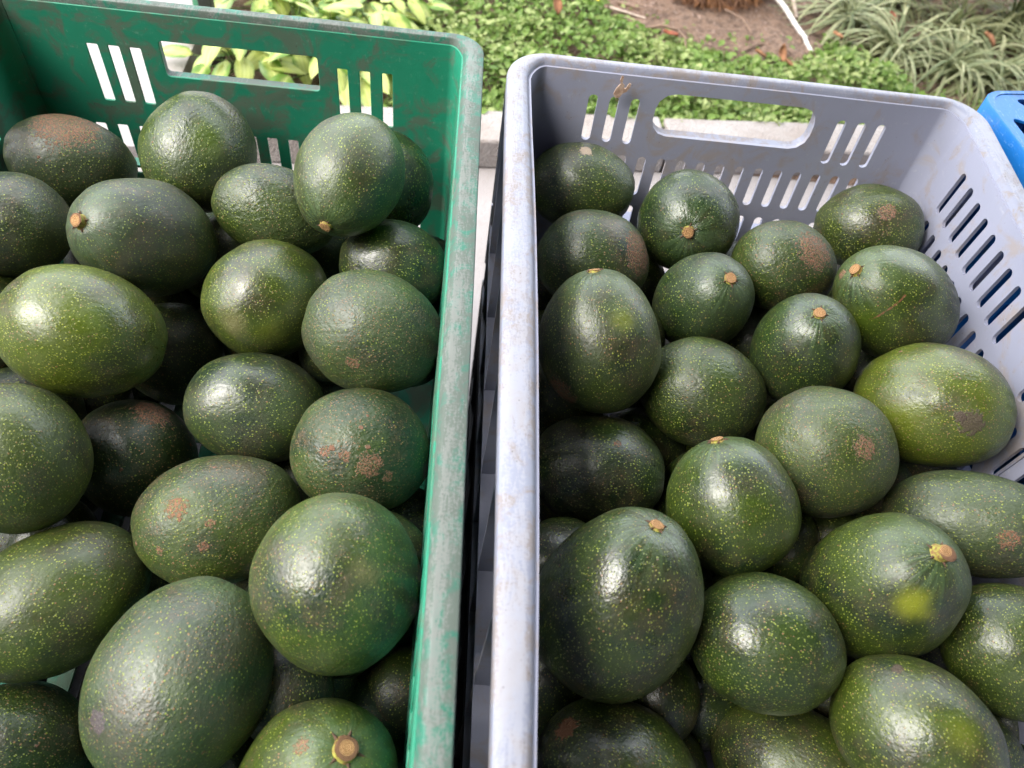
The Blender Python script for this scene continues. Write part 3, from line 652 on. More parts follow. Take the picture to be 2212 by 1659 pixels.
('shaded avocado deep between the yellow dusted one and the shaded one',(-0.2256, -0.1462, -0.2044),0.0272,1.107,(0.152, -0.555, 0.818)),
('shaded avocado deep between the egg shaped one and the yellow patched one',(0.2117, -0.3532, -0.1352),0.0273,1.203,(-0.31, -0.951, -0.018)),
('shaded avocado deep between the olive bruised one and the scabby one',(-0.0639, -0.3784, -0.138),0.0292,1.248,(-0.815, 0.375, 0.441)),
('shaded avocado deep between the biggest tall one and the flecked one',(0.0588, -0.3711, -0.1483),0.0305,1.174,(0.729, 0.39, -0.563)),
('shaded avocado deep between the largest greyish one and the bottom left one',(-0.2135, -0.4751, -0.2041),0.0292,1.106,(-0.656, 0.579, 0.484)),
('shaded avocado deep between the wrinkled one and the blue green one',(-0.1187, -0.2085, -0.1437),0.0270,1.155,(0.225, -0.753, 0.619)),
('shaded avocado deep between the egg shaped one and the dark round one',(0.1605, -0.3453, -0.2056),0.0279,1.128,(0.856, 0.423, -0.296)),
('shaded avocado deep between the brown patched one and the light bottom one',(0.1288, -0.49, -0.2106),0.0338,1.201,(-0.048, 0.12, -0.992)),
('shaded avocado deep between the biggest tall one and the dark round one, nearer',(0.158, -0.4056, -0.2117),0.0276,1.180,(-0.749, -0.577, -0.325)),
('shaded avocado deep between the blackish one and the shaded one',(-0.3048, -0.1943, -0.2118),0.0296,1.154,(0.945, -0.317, -0.083)),
('shaded avocado deep between the shaded one and the stubby stemmed one',(-0.273, -0.1322, -0.1997),0.0277,1.113,(-0.361, -0.82, 0.444)),
('shaded avocado deep between the scratched one and the russet flanked one',(0.3487, -0.0771, -0.159),0.0271,1.190,(-0.974, 0.15, -0.167)),
('shaded avocado deep between the largest greyish one and the glossy tilted one',(-0.2403, -0.3716, -0.2111),0.0292,1.177,(0.95, -0.215, -0.225)),
('shaded avocado low beside the brown patched one',(0.0673, -0.5075, -0.2099),0.0292,1.121,(-0.694, 0.717, -0.066)),
('shaded avocado deep between the dense dotted one and the yellow patched one',(0.2595, -0.347, -0.1522),0.0271,1.101,(0.468, 0.495, 0.732)),
('shaded avocado deep between the blackish one and the left edge one',(-0.315, -0.3069, -0.2098),0.0300,1.139,(0.49, 0.113, -0.864)),
('shaded avocado deep between the pink spotted one and the largest greyish one',(-0.1398, -0.3698, -0.2115),0.0295,1.182,(-0.454, 0.014, 0.891)),
('shaded avocado deep between the bottom stemmed one and the largest greyish one',(-0.1133, -0.4625, -0.1604),0.0287,1.144,(0.09, -0.801, -0.591)),
('shaded avocado deep between the scabby one and the blue green one',(-0.1303, -0.2108, -0.1972),0.0341,1.115,(-0.481, -0.662, 0.575)),
('shaded avocado deep between the dark round one and the light bottom one',(0.167, -0.446, -0.205),0.0300,1.150,(0.8, 0.6, 0.0)),
('shaded avocado deep between the glossy tilted one and the left edge one, farther',(-0.3177, -0.3562, -0.2),0.0340,1.150,(0.8, 0.6, 0.0)),
('shaded avocado deep between the stubby stemmed one and the shaded one',(-0.289, -0.1522, -0.17),0.0300,1.150,(0.8, 0.6, 0.0)),
('shaded avocado deep between the olive bruised one and the bottom stemmed one',(-0.1115, -0.4469, -0.2),0.0340,1.150,(0.8, 0.6, 0.0)),
('shaded avocado deep between the sunken one and the olive bruised one',(-0.044, -0.4436, -0.215),0.0280,1.150,(0.8, 0.6, 0.0)),
('shaded avocado deep between the right edge one and the broad leaning one',(0.3906, -0.4533, -0.2),0.0330,1.150,(0.8, 0.6, 0.0)),
]
PT={
'A17':[(-0.0134, -0.0276, 0.0437, 0.0129, 'Y')],
'A21':[(-0.0249, 0.0068, -0.0404, 0.0076, 'B')],
'A11':[(-0.0294, -0.026, 0.0256, 0.0093, 'D'), (-0.0334, -0.0257, 0.0178, 0.0043, 'D'), (-0.0267, -0.0335, -0.0155, 0.0179, 'Y2')],
'A8':[(0.018, -0.0352, 0.0221, 0.0106, 'Y2'), (-0.028, -0.0244, -0.0274, 0.013, 'R')],
'G18':[(-0.0241, -0.0255, -0.036, 0.0105, 'O')],
'G10':[(-0.0135, -0.0406, -0.0105, 0.005, 'R')],
'G14':[(-0.0314, -0.0238, -0.0199, 0.0089, 'R'), (-0.0256, -0.0173, -0.0344, 0.0039, 'R'), (-0.0168, -0.0122, -0.0433, 0.0036, 'R'), (-0.0306, -0.0297, -0.0061, 0.0042, 'R')],
'G17':[(-0.0387, -0.0043, -0.0229, 0.0075, 'R'), (-0.0298, -0.0294, -0.0119, 0.0037, 'R'), (-0.0382, -0.0191, -0.0056, 0.0031, 'R'), (-0.0223, -0.0224, -0.037, 0.0032, 'R')],
'A4':[(-0.034, -0.0131, 0.0122, 0.0075, 'R')],
'A5':[(-0.0352, -0.0121, 0.0027, 0.0164, 'R')],
'A12':[(-0.0354, -0.0165, -0.0269, 0.0085, 'R')],
'A7':[(-0.0124, 0.0064, 0.0526, 0.0046, 'R'), (-0.0138, -0.0283, 0.0362, 0.0151, 'Y3')],
'A13':[(-0.0409, 0.0008, 0.011, 0.0029, 'R')],
'G22':[(-0.0217, 0.0018, 0.0521, 0.0046, 'R')],
'A3':[(-0.0324, -0.0147, 0.0231, 0.0186, 'R')],
'A15':[(-0.0274, -0.0178, 0.0207, 0.007, 'R')],
'G1':[(-0.0367, 0.0072, -0.0111, 0.0261, 'R')],
'G20':[(0.036, -0.0201, -0.0325, 0.0069, 'V')],
'A16':[(0.0001, -0.0363, 0.042, 0.0018, 'D')],
'A20':[(-0.0311, 0.016, -0.0244, 0.0037, 'D'), (-0.0373, 0.0042, 0.0179, 0.0122, 'Y2')],
'A1':[(-0.0363, 0.0023, -0.0011, 0.0055, 'W')],
'G16':[(-0.024, 0.0217, -0.0303, 0.0144, 'R')],
'G9':[(-0.0033, -0.0042, -0.0497, 0.0136, 'O'), (-0.0183, -0.021, -0.0385, 0.0153, 'Y2')],
'G11':[(-0.0413, -0.0147, 0.007, 0.02, 'Y3')],
'G19':[(-0.0191, -0.0368, 0.019, 0.0132, 'Y3')],
'G2':[(0.0364, 0.02, -0.0166, 0.0197, 'Y3')],
}
SCAR={"A7":[(-0.0148, -0.0295, 0.0338),(-0.0048, -0.0322, 0.0345),(0.0048, -0.0317, 0.0354),(0.0137, -0.0295, 0.0346),(0.0203, -0.0259, 0.0339)]}
# name: yellowness, russet, bumpiness, dot density, egg shape, stem height (0 = hidden), brightness, label
AV = {
'G1': (.25, .35, .4, .5, .04, 0, .9, 'dark avocado with brown top lying against the far left corner of the green crate'),
'G2': (.35, .15, .55, .5, .05, 0, 1, 'shiny dark pebbly avocado under the left end of the green crate handle'),
'G3': (.40, .10, .4, .6, .045, .0028, 1.15, 'light green upright avocado topmost by the far green wall, stem pointing down'),
'G4': (.15, .05, .3, .4, .05, 0, .9, 'dark green avocado half hidden behind the upright light green one'),
'G5': (.35, .20, .8, .6, .04, 0, 1, 'green avocado lying under the upright one, just right of the handle-end avocado'),
'G6': (.30, .05, .3, .5, .03, 0, 1, 'smooth green avocado against the right wall below the upright one'),
'G7': (.30, .25, .4, .6, .03, 0, 1, 'avocado cut by the left edge, uppermost of those on that edge'),
'G8': (.15, .25, .2, .6, .02, .0045, .95, 'dusky olive avocado with a thick round stem stub facing left'),
'G9': (.60, .15, .3, .9, .03, 0, 1, 'avocado dusted with yellow dots on its lower half, centre of the green crate'),
'G10': (.35, .60, .75, .9, .03, 0, 1.15, 'round wrinkled avocado covered in fine brown dots beside the green rim'),
'G11': (.85, .15, .3, .9, .03, 0, 1.25, 'big yellowish green avocado with a bright white sheen, left side of green crate'),
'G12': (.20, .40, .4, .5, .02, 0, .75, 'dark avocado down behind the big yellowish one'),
'G13': (.20, .05, .3, .5, .03, 0, 1.05, 'blue green avocado with sparse pale dots in the middle of the green crate'),
'G14': (.35, .95, .8, .6, .03, 0, 1.1, 'round avocado with reddish brown scabs and a russet left shoulder'),
'G15': (.60, .25, .5, .8, .04, 0, 1, 'large avocado cut by the left edge, below the big yellowish one'),
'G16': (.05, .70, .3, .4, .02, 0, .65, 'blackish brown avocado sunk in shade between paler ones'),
'G17': (.50, .60, .6, .8, .04, 0, 1.1, 'oval avocado with a cluster of pink brown spots on its left'),
'G18': (.50, .35, .5, .7, .04, 0, 1.2, 'large round avocado with an oval olive bruise, against the green rim'),
'G19': (.60, .15, .3, .6, .05, 0, 1, 'glossy tilted avocado with yellow dots near the lower left edge'),
'G20': (.30, .45, .5, .7, .06, 0, 1.2, 'largest greyish leathery avocado at the bottom of the green crate'),
'G21': (.25, .50, .6, .8, .04, 0, .85, 'brownish avocado in the bottom left corner of the picture'),
'G22': (.60, .15, .3, .5, .04, .004, 1.2, 'light green avocado at the bottom edge with a broad brown stem stub'),
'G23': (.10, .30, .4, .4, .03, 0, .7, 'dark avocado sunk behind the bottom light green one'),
'A1': (.30, .10, .4, .5, .04, 0, .95, 'dark oval avocado in the far left corner of the grey crate'),
'A2': (.05, .02, .4, .35, .04, .0035, .95, 'dark green avocado whose green ringed stem faces the viewer, under the far slots'),
'A3': (.20, .35, .5, .6, .04, 0, .95, 'avocado with brownish right side, behind the tall egg shaped one'),
'A4': (.55, .20, .5, .8, .04, 0, .9, 'avocado with a pinkish scuffed spot by the far right of the grey crate'),
'A5': (.35, .55, .6, .7, .04, 0, .95, 'avocado with a russet right flank just below the far slots'),
'A6': (.05, .02, .4, .35, .04, .0022, 1, 'smooth dark avocado with orange stem scar at its upper right, mid grey crate'),
'A7': (.45, .10, .2, .6, .05, .003, 1.1, 'avocado with a long curved brown scratch and a stem scar at its upper left'),
'A8': (.45, .25, .4, .6, .07, .0012, .95, 'tall egg shaped avocado with a yellow olive bruise beside the grey rim'),
'A9': (.10, .02, .3, .5, .04, .0022, 1, 'dark avocado with a pale round stem scar on top, right of centre'),
'A10': (.35, .20, .6, .6, .03, 0, .95, 'avocado in the centre of the grey crate with a puckered blossom end in front'),
'A11': (.90, .35, .4, 1., .03, 0, 1.25, 'largest yellow green avocado with a dark scab, against the right grey wall'),
'A12': (.50, .45, .5, .9, .03, 0, 1.05, 'round avocado with dense yellow dots and russet patch, left of the yellow green one'),
'A13': (.15, .15, .4, .5, .04, 0, .85, 'shaded avocado with a small orange fleck against the left grey rim'),
'A14': (.40, .05, .3, .5, .07, .0022, 1.1, 'egg shaped green avocado standing with its stem scar on top'),
'A15': (.35, .20, .6, .6, .04, 0, 1, 'long avocado cut by the right edge, below the yellow green one'),
'A16': (.35, .10, .4, .45, .09, .0018, .95, 'biggest tall dark avocado with a tan stem scar, along the left grey rim'),
'A17': (.45, .02, .3, .55, .04, .0055, 1.1, 'avocado with a bright yellow patch and a thick yellow stem stub'),
'A18': (.25, .15, .4, .7, .03, 0, 1, 'dark round avocado between the biggest tall one and the yellow patched one'),
'A19': (.45, .15, .4, .7, .03, 0, 1.05, 'avocado cut by the lower right edge of the picture'),
'A20': (.60, .15, .4, .7, .05, 0, 1.1, 'broad avocado leaning in the lower right of the grey crate'),
'A21': (.35, .10, .4, .7, .04, 0, 1, 'avocado at the bottom edge with an orange brown patch on its left shoulder'),
'A22': (.60, .15, .4, .7, .04, 0, 1.15, 'light green avocado cut by the bottom edge, centre of the grey crate'),
}
VIS_STEM = {n: v[5] for n, v in AV.items() if v[5]}
TILT = {'A17': (.25, -.35), 'G8': (.1, .1), 'A2': (0, 0)}
nf = 0
for i, (n, c, b, k, ax) in enumerate(FR):
    fill_lab = n if len(n) > 4 else ''
    if fill_lab: n = 'F'
    if n == 'F':
        nf += 1; isg = c[0] < 0
        yel, rus, bmp, den, egg, sh, lum = rnd.uniform(.1, .5), rnd.uniform(.1, .5), .4, .5, .04, 0, .7  # low lum paints the dark of the gaps into these skins
        lab = fill_lab
        grp = 'shaded avocados under the top layer in the green crate' if isg else 'shaded avocados under the top layer in the grey crate'
    else:
        yel, rus, bmp, den, egg, sh, lum, lab = AV[n]; grp = 'avocados in the green crate' if n[0] == 'G' else 'avocados in the grey crate'
    if n == 'F' and nf > 6: mat = FM[nf % 6]
    else:
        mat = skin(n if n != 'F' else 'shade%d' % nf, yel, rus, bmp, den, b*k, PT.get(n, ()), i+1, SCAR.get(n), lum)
        if n == 'F': FM = (FM if nf > 1 else [])+[mat]
    V, F, ztop = fruit_mesh(b, k, egg if sh else min(egg, .025), i+1, ns=60 if n != 'F' else 36, nr=42 if n != 'F' else 26)
    e = empty('avocado', (c[0], c[1], c[2]+Z0)); e.rotation_euler = frame(ax).to_euler()
    tag(e, lab, 'avocado', grp)
    mesh_obj('fruit', V, F, mat, e)
    if n != 'F' and sh:
        h = sh or .002; sr_ = {'A17': .0052, 'G8': .0050, 'G22': .0064, 'A2': .0044}.get(n, .0042)
        SV, SF, mi = stem_mesh(h, sr_, i, TILT.get(n, (0, 0)))
        st = mesh_obj('stem', SV, SF, [M_sbark, M_scut, M_calyx], e, True, 50, mi); st.location = (0, 0, ztop-.0001)

# ------------------------------------------------------------------ planting
def leafmat(name, cols, rough=.5, vein=None, trans=.35, sc=40):
    m = NT(name); a = m.n('Attribute', None, attribute_name='shade').outputs['Fac']; n1 = m.noise(sc, 4, .6)
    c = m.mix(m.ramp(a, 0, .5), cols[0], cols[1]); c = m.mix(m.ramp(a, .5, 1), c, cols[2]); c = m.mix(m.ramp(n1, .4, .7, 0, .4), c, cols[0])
    m.pin('Base Color', c); m.pin('Roughness', rough); m.pin('Specular IOR Level', .4)
    tr = m.n('BsdfTranslucent', {0: c}); mx = m.n('MixShader', {0: trans}); m.t.links.new(m.p.outputs[0], mx.inputs[1]); m.t.links.new(tr.outputs[0], mx.inputs[2]); m.t.links.new(mx.outputs[0], m.out.inputs[0])
    return m.m
M_cover = leafmat('cover_leaf', ((.05, .12, .02), (.18, .29, .055), (.42, .48, .19)))
def shade_attr(o, vals):
    at = o.data.attributes.new('shade', 'FLOAT', 'FACE'); at.data.foreach_set('value', vals)
def soil_top(x):      # near edge of the bare soil / far edge of the cover
    P = [(-1, 9), (.13, 9), (.17, 1.06), (.26, .955), (.34, .90), (.44, .86), (.60, .85), (.66, .90), (.70, .935), (.75, .93), (.80, .87), (.85, .80), (.95, .74), (2, .8)]
    for (x0, y0), (x1, y1) in zip(P[:-1], P[1:]):
        if x0 <= x <= x1: return y0+(y1-y0)*(x-x0)/(x1-x0)
    return 0
V = []; F = []; SH = []
rl = random.Random(5); cnt = 0
while cnt < 19000:
    x = rl.uniform(-.26, 1.15); y = rl.uniform(.52, 1.75)
    kb = kerb_back(x)
    if y < kb-.012+.012*noise.noise(Vector((x*30, 0, 0))): continue
    if x < -.12+.05*noise.noise(Vector((0, y*12, 3))) and y > kb+.03: continue
    lim = soil_top(x)+.05*noise.noise(Vector((x*22, y*22, 9)))
    dd = lim-y
    if dd < 0 and not (dd > -.07 and rl.random() < .07): continue
    dn = noise.noise(Vector((x*7, y*7, 5)))
    if rl.random() > .85+.5*dn: continue
    cnt += 1
    top = .050+.028*noise.noise(Vector((x*11, y*11, 0))); thin = min(1, max(.25, dd/.10)) if dd > 0 else .2
    top *= thin if x > .2 else 1
    z = top*rl.uniform(.25, 1.0)+.004
    sz = rl.uniform(.0035, .0085)*(1.15 if rl.random() < .3 else 1)
    az_ = rl.uniform(0, 6.283); tl = rl.gauss(0, .45); tl2 = rl.gauss(0, .45)
    M = Matrix.Rotation(az_, 3, 'Z') @ Matrix.Rotation(tl, 3, 'X') @ Matrix.Rotation(tl2, 3, 'Y')
    k0 = len(V); wd_ = sz*rl.uniform(.55, .85)
    for p in ((0, -sz, -.001), (wd_*.8, -sz*.35, .0012), (wd_, sz*.3, .0016), (0, sz, 0), (-wd_, sz*.3, .0016), (-wd_*.8, -sz*.35, .0012), (0, 0, -.0006)):
        V.append(Vector((x, y, z))+M @ Vector(p))
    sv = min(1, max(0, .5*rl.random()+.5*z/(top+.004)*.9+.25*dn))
    for t in range(6): F.append((k0+6, k0+t, k0+(t+1) % 6)); SH.append(sv+rl.uniform(-.05, .05))
# grassy strip near the kerb
for i in range(2600):
    x = rl.uniform(.0, 1.15); y = kerb_back(x)+abs(rl.gauss(0, .055)); h = rl.uniform(.018, .05); A = rl.uniform(0, 6.283); l = h*rl.uniform(.3, 1.1); wv = .0011
    d = Vector((math.cos(A), math.sin(A), 0)); s_ = Vector((-d.y, d.x, 0)); k0 = len(V); p0 = Vector((x, y, .0)); p1 = p0+d*l*.4+Vector((0, 0, h*.75)); p2 = p0+d*l+Vector((0, 0, h))
    V += [p0-s_*wv, p0+s_*wv, p1-s_*wv, p1+s_*wv, p2]; F += [(k0, k0+1, k0+3, k0+2), (k0+2, k0+3, k0+4)]; q_ = rl.uniform(.2, .9); SH += [q_, q_]
o = mesh_obj('ground_cover', V, F, M_cover, smooth=False); shade_attr(o, SH)
tag(o, 'low bright green clover-like ground cover behind the kerb', 'ground cover', kind='stuff')
# soil crumbs and mulch
m = NT('mulch'); a = m.n('Attribute', None, attribute_name='shade').outputs['Fac']
m.pin('Base Color', m.mix(a, (.07, .04, .03), (.36, .26, .21))); m.pin('Roughness', .95); M_mulch = m.m
V = []; F = []; SH = []
for i in range(9000):
    x = rl.uniform(-.2, 1.9); y = rl.uniform(.6, 1.9)
    if y < soil_top(x)-.06: continue
    k0 = len(V); z = soil_z(x, y); s = rl.uniform(.001, .0035); A = rl.uniform(0, 3.14); el_ = rl.choice((1, 1, 1.5, 3.5)); 
    for p in ((el_, 0, 0), (0, 1, 0), (-el_, 0, 0), (0, -1, 0), (0, 0, .9), ):
        V.append((x+(p[0]*math.cos(A)-p[1]*math.sin(A))*s, y+(p[0]*math.sin(A)+p[1]*math.cos(A))*s, z+p[2]*s))
    F += [(k0, k0+1, k0+4), (k0+1, k0+2, k0+4), (k0+2, k0+3, k0+4), (k0+3, k0, k0+4)]; q_ = rl.random(); SH += [q_]*4
o = mesh_obj('mulch', V, F, M_mulch, smooth=False); shade_attr(o, SH); tag(o, 'crumbs of soil and mulch on the bare bed', 'mulch', kind='stuff')

# variegated strap-leaved tufts
M_strap = leafmat('strap_leaf', ((.09, .13, .05), (.24, .27, .13), (.50, .50, .29)), .5, sc=90)
def tuft(x, y, nb, Lm, lab, seed):
    g = random.Random(seed); V = []; F = []; SH = []
    for i in range(nb):
        A = g.uniform(0, 6.283); L_ = Lm*g.uniform(.6, 1.12); up = g.uniform(.35, 1.35); d = Vector((math.cos(A), math.sin(A), 0)); s_ = Vector((-d.y, d.x, 0))
        p = Vector((g.gauss(0, .012), g.gauss(0, .012), 0)); ang_ = up; n = 7; k0 = len(V); wv = g.uniform(.0027, .0043)
        droop = g.uniform(.25, .42)*(1.2 if up > .9 else 1); cur = g.uniform(-.06, .06)
        for j in range(n+1):
            t = j/n; ww = wv*(1-.85*t**2.5)*(.6+.4*min(1, t*4)); fold = .0009*(1-t)
            V += [p-s_*ww+Vector((0, 0, fold)), p, p+s_*ww+Vector((0, 0, fold))]
            p = p+(d*math.cos(ang_)+Vector((0, 0, math.sin(ang_))))*(L_/n); ang_ -= droop
            d = (d+s_*cur).normalized(); s_ = Vector((-d.y, d.x, 0))
            if p.z < .004: p.z = .004
        tone = g.random()
        for j in range(n):
            a_ = k0+j*3
            F += [(a_, a_+1, a_+4, a_+3), (a_+1, a_+2, a_+5, a_+4)]
            e = tone*.6; SH += [min(1, .42+e), min(1, .12+e)] if g.random() < .9 else [.9, .9]
    r_ = empty('strap_leaf_plant', (x, y, soil_z(x, y))); tag(r_, lab, 'plant', 'variegated strap-leaved plants on the right')
    o = mesh_obj('foliage', V, F, M_strap, r_, smooth=False); shade_attr(o, SH); o['kind'] = 'stuff'
    return r_
TF = [(.815, 1.04, 'pale striped grassy plant nearest to the white stick'), (.875, .925, 'pale striped grassy plant drooping towards the green clover clump'),
      (.985, .885, 'pale striped grassy plant in front, third from the blue crate'), (1.075, .875, 'pale striped grassy plant just behind the corner of the blue crate'),
      (1.20, .93, 'pale striped grassy plant at the right edge beyond the blue crate'), (.93, 1.15, 'pale striped grassy plant at the top edge, second row, leftmost'),
      (1.05, 1.04, 'pale striped grassy plant in the middle of the clump'), (1.20, 1.08, 'pale striped grassy plant below the yellow leaved shrub'),
      (1.33, 1.02, 'pale striped grassy plant farthest right in the clump')]
for i, (x, y, lab) in enumerate(TF): tuft(x-.035, y, 95, .205, lab, 40+i)

# broad-leaved plants
m = NT('variegated_leaf'); z = m.n('SeparateXYZ', {0: m.O}).outputs; ri = m.n('ObjectInfo').outputs['Random']
n1 = m.noise(70, 4, .6, vec=m.vadd(m.O, (3, 1, 2))); n2 = m.n('TexWave', {'Vector': m.O, 'Scale': 45., 'Distortion': 3., 'Detail': 2.}).outputs['Fac']
ax_ = m.math('ABSOLUTE', z[0]); k = m.math('ADD', m.math('MULTIPLY', ax_, 48.), m.math('ADD', m.math('MULTIPLY', n1, .9), m.math('MULTIPLY', ri, .75)))
c = m.mix(m.ramp(k, .9, 1.5), (.56, .62, .18), (.14, .26, .04)); c = m.mix(m.math('MULTIPLY', m.ramp(ax_, 0, .0012, 1, 0), .6), c, (.55, .60, .30)); c = m.mix(m.ramp(n2, .75, 1, 0, .25), c, (.10, .2, .03))
m.pin('Base Color', c); m.pin('Roughness', .38); m.pin('Specular IOR Level', .5)
tr = m.n('BsdfTranslucent', {0: c}); mx = m.n('MixShader', {0: .3}); m.t.links.new(m.p.outputs[0], mx.inputs[1]); m.t.links.new(tr.outputs[0], mx.inputs[2]); m.t.links.new(mx.outputs[0], m.out.inputs[0])
M_vleaf = m.m
m = NT('yellow_leaf'); n1 = m.noise(45, 4, .6); ri = m.n('ObjectInfo').outputs['Random']
c = m.mix(m.ramp(m.math('ADD', n1, m.math('MULTIPLY', ri, .4)), .45, .85), (.20, .32, .03), (.70, .50, .03)); c = m.mix(m.ramp(n1, .62, .7, 0, .6), c, (.30, .16, .04))
m.pin('Base Color', c); m.pin('Roughness', .45)
tr = m.n('BsdfTranslucent', {0: c}); mx = m.n('MixShader', {0: .3}); m.t.links.new(m.p.outputs[0], mx.inputs[1]); m.t.links.new(tr.outputs[0], mx.inputs[2]); m.t.links.new(mx.outputs[0], m.out.inputs[0])
M_yleaf = m.m
M_stalk = leafmat('stalk', ((.10, .16, .04), (.14, .2, .05), (.2, .26, .08)))
def heart(L_, W_, seed, mat):
    g = random.Random(seed); V = []; F = []; n = 9; h = 4
    for j in range(n+1):
        t = j/n; w_ = W_*.5*(math.sin(math.pi*min(1, t**.62))**.8+.0) if 0 < t < 1 else .0004
        y = L_*t; bend = -.32*L_*t*t
        for i in range(-h, h+1):
            u = i/h; back = -.16*L_*(abs(u)**1.5)*(1-t)**3*1.5
            V.append((w_*u, y+back, bend+.16*W_*abs(u)*(1-.5*t)-.10*W_*u*u+.025*W_*math.sin(9*t+seed+u*4)))
    for j in range(n):
        for i in range(2*h): F.append((j*(2*h+1)+i, j*(2*h+1)+i+1, (j+1)*(2*h+1)+i+1, (j+1)*(2*h+1)+i))
    me = bpy.data.meshes.new('leaf'); me.from_pydata(V, [], F); me.materials.append(mat); me.polygons.foreach_set('use_smooth', [True]*len(F)); return me
LM = [heart(.050, .034, s, M_vleaf) for s in (1, 2, 3, 4)]; YM = [heart(.085, .05, s, M_yleaf) for s in (5, 6, 7)]
def broad(x, y, n, spread, hmax, meshes, lab, seed, grp):
    g = random.Random(seed); r_ = empty('broad_leaf_plant', (x, y, soil_z(x, y))); tag(r_, lab, 'plant', grp); SV = []; SF = []
    for i in range(n):
        A = i*2.4+g.uniform(-.4, .4); rad = spread*math.sqrt((i+.5)/n); h = hmax*(1-.55*(i/n))*g.uniform(.8, 1.15)
        p = Vector((math.cos(A)*rad, math.sin(A)*rad, h)); l = link(bpy.data.objects.new('leaf', meshes[g.randrange(len(meshes))]), r_)
        l.location = p; l.rotation_euler = (g.uniform(-.45, .25), g.uniform(-.35, .35), A-math.pi/2+g.uniform(-.5, .5)); s_ = g.uniform(.7, 1.15); l.scale = (s_, s_, s_)
        v_, f_ = tube([(0, 0, 0), (p.x*.35, p.y*.35, h*.75), tuple(p)], .0012, 5); k = len(SV); SV += v_; SF += [tuple(k+q for q in f) for f in f_]
    o = mesh_obj('stalk', SV, SF, M_stalk, r_); o['kind'] = 'stuff'
BP = [(-.41, .62, 'yellow green variegated plant next to the dark post'), (-.33, .70, 'yellow green variegated plant seen in the middle of the green handle hole'),
      (-.26, .63, 'yellow green variegated plant nearest the kerb behind the green crate'), (-.19, .70, 'yellow green variegated plant seen through the right slots of the green crate'),
      (-.40, .80, 'yellow green variegated plant in the back row beside the path'), (-.29, .86, 'yellow green variegated plant in the back row, middle'),
      (-.19, .84, 'yellow green variegated plant in the back row beside the ground cover'), (-.36, .97, 'yellow green variegated plant above the green rim, left one'), (-.24, .99, 'yellow green variegated plant above the green rim, right one')]
for i, (x, y, lab) in enumerate(BP): broad(x, y, 34, .10, .10, LM, lab, 70+i, 'yellow green variegated plants behind the green crate')
for i, (x, y, lab) in enumerate([(1.03, 1.15, 'yellowing broad leaved plant at the top edge left of the other'), (1.17, 1.10, 'yellowing broad leaved plant in the top right corner')]):
    broad(x, y, 22, .12, .24, YM, lab, 90+i, 'yellowing broad leaved plants')

# palm trunk foot
m = NT('palm_bark'); z = m.n('SeparateXYZ', {0: m.O}).outputs
an = m.math('ARCTAN2', z[0], z[1]); n1 = m.noise(1, 5, .7, vec=m.vscale(m.O, (90, 90, 12))); n2 = m.noise(9, 4, .6)
c = m.mix(m.ramp(n1, .35, .65), (.07, .055, .025), (.20, .17, .09)); c = m.mix(m.ramp(z[2], .02, .07, .9, 0), c, (.30, .15, .06))
m.pin('Base Color', c); m.pin('Roughness', .95); m.pin('Normal', m.bump(n1, .01, .8)); M_bark = m.m
m = NT('root_fibre'); m.pin('Base Color', m.mix(m.ramp(m.noise(40, 3, .6), .35, .65), (.36, .17, .07), (.20, .11, .07))); m.pin('Roughness', .95); M_root = m.m
tr = empty('palm_tree', (.475, 1.185, 0)); tag(tr, 'stout palm trunk rising from the soil at the top edge', 'tree')
V = []; F = []; prof_ = [(.145, -.03), (.135, .01), (.120, .035), (.114, .07), (.112, .2), (.108, .5), (.105, .9), (.104, 1.3), (.103, 1.8), (.0, 1.81)]; ns = 72
for j, (rr_, z_) in enumerate(prof_):
    for i in range(ns):
        A = 2*math.pi*i/ns; k = 1+.05*noise.noise(Vector((math.cos(A)*4, math.sin(A)*4, z_*3))); V.append((math.cos(A)*rr_*k, math.sin(A)*rr_*k, z_))
for j in range(len(prof_)-1):
    for i in range(ns): F.append((j*ns+i, j*ns+(i+1) % ns, (j+1)*ns+(i+1) % ns, (j+1)*ns+i))
mesh_obj('trunk', V, F, M_bark, tr)
V = []; F = []
for i in range(1300):
    A = rl.uniform(0, 6.283); r0 = rl.uniform(.105, .125); h = rl.uniform(.01, .075); r1 = r0+rl.uniform(.008, .055); d = Vector((math.cos(A), math.sin(A), 0)); s_ = Vector((-d.y, d.x, 0))
    v_, f_ = tube([d*r0+Vector((0, 0, h)), d*(r0*.4+r1*.6)+s_*rl.uniform(-.01, .01)+Vector((0, 0, h*.5)), d*r1+s_*rl.uniform(-.02, .02)+Vector((0, 0, .006))], [.0013, .0012, .0006], 3, False); k = len(V); V += v_; F += [tuple(k+q for q in f) for f in f_]
o = mesh_obj('root_fringe', V, F, M_root, tr); o['kind'] = 'stuff'

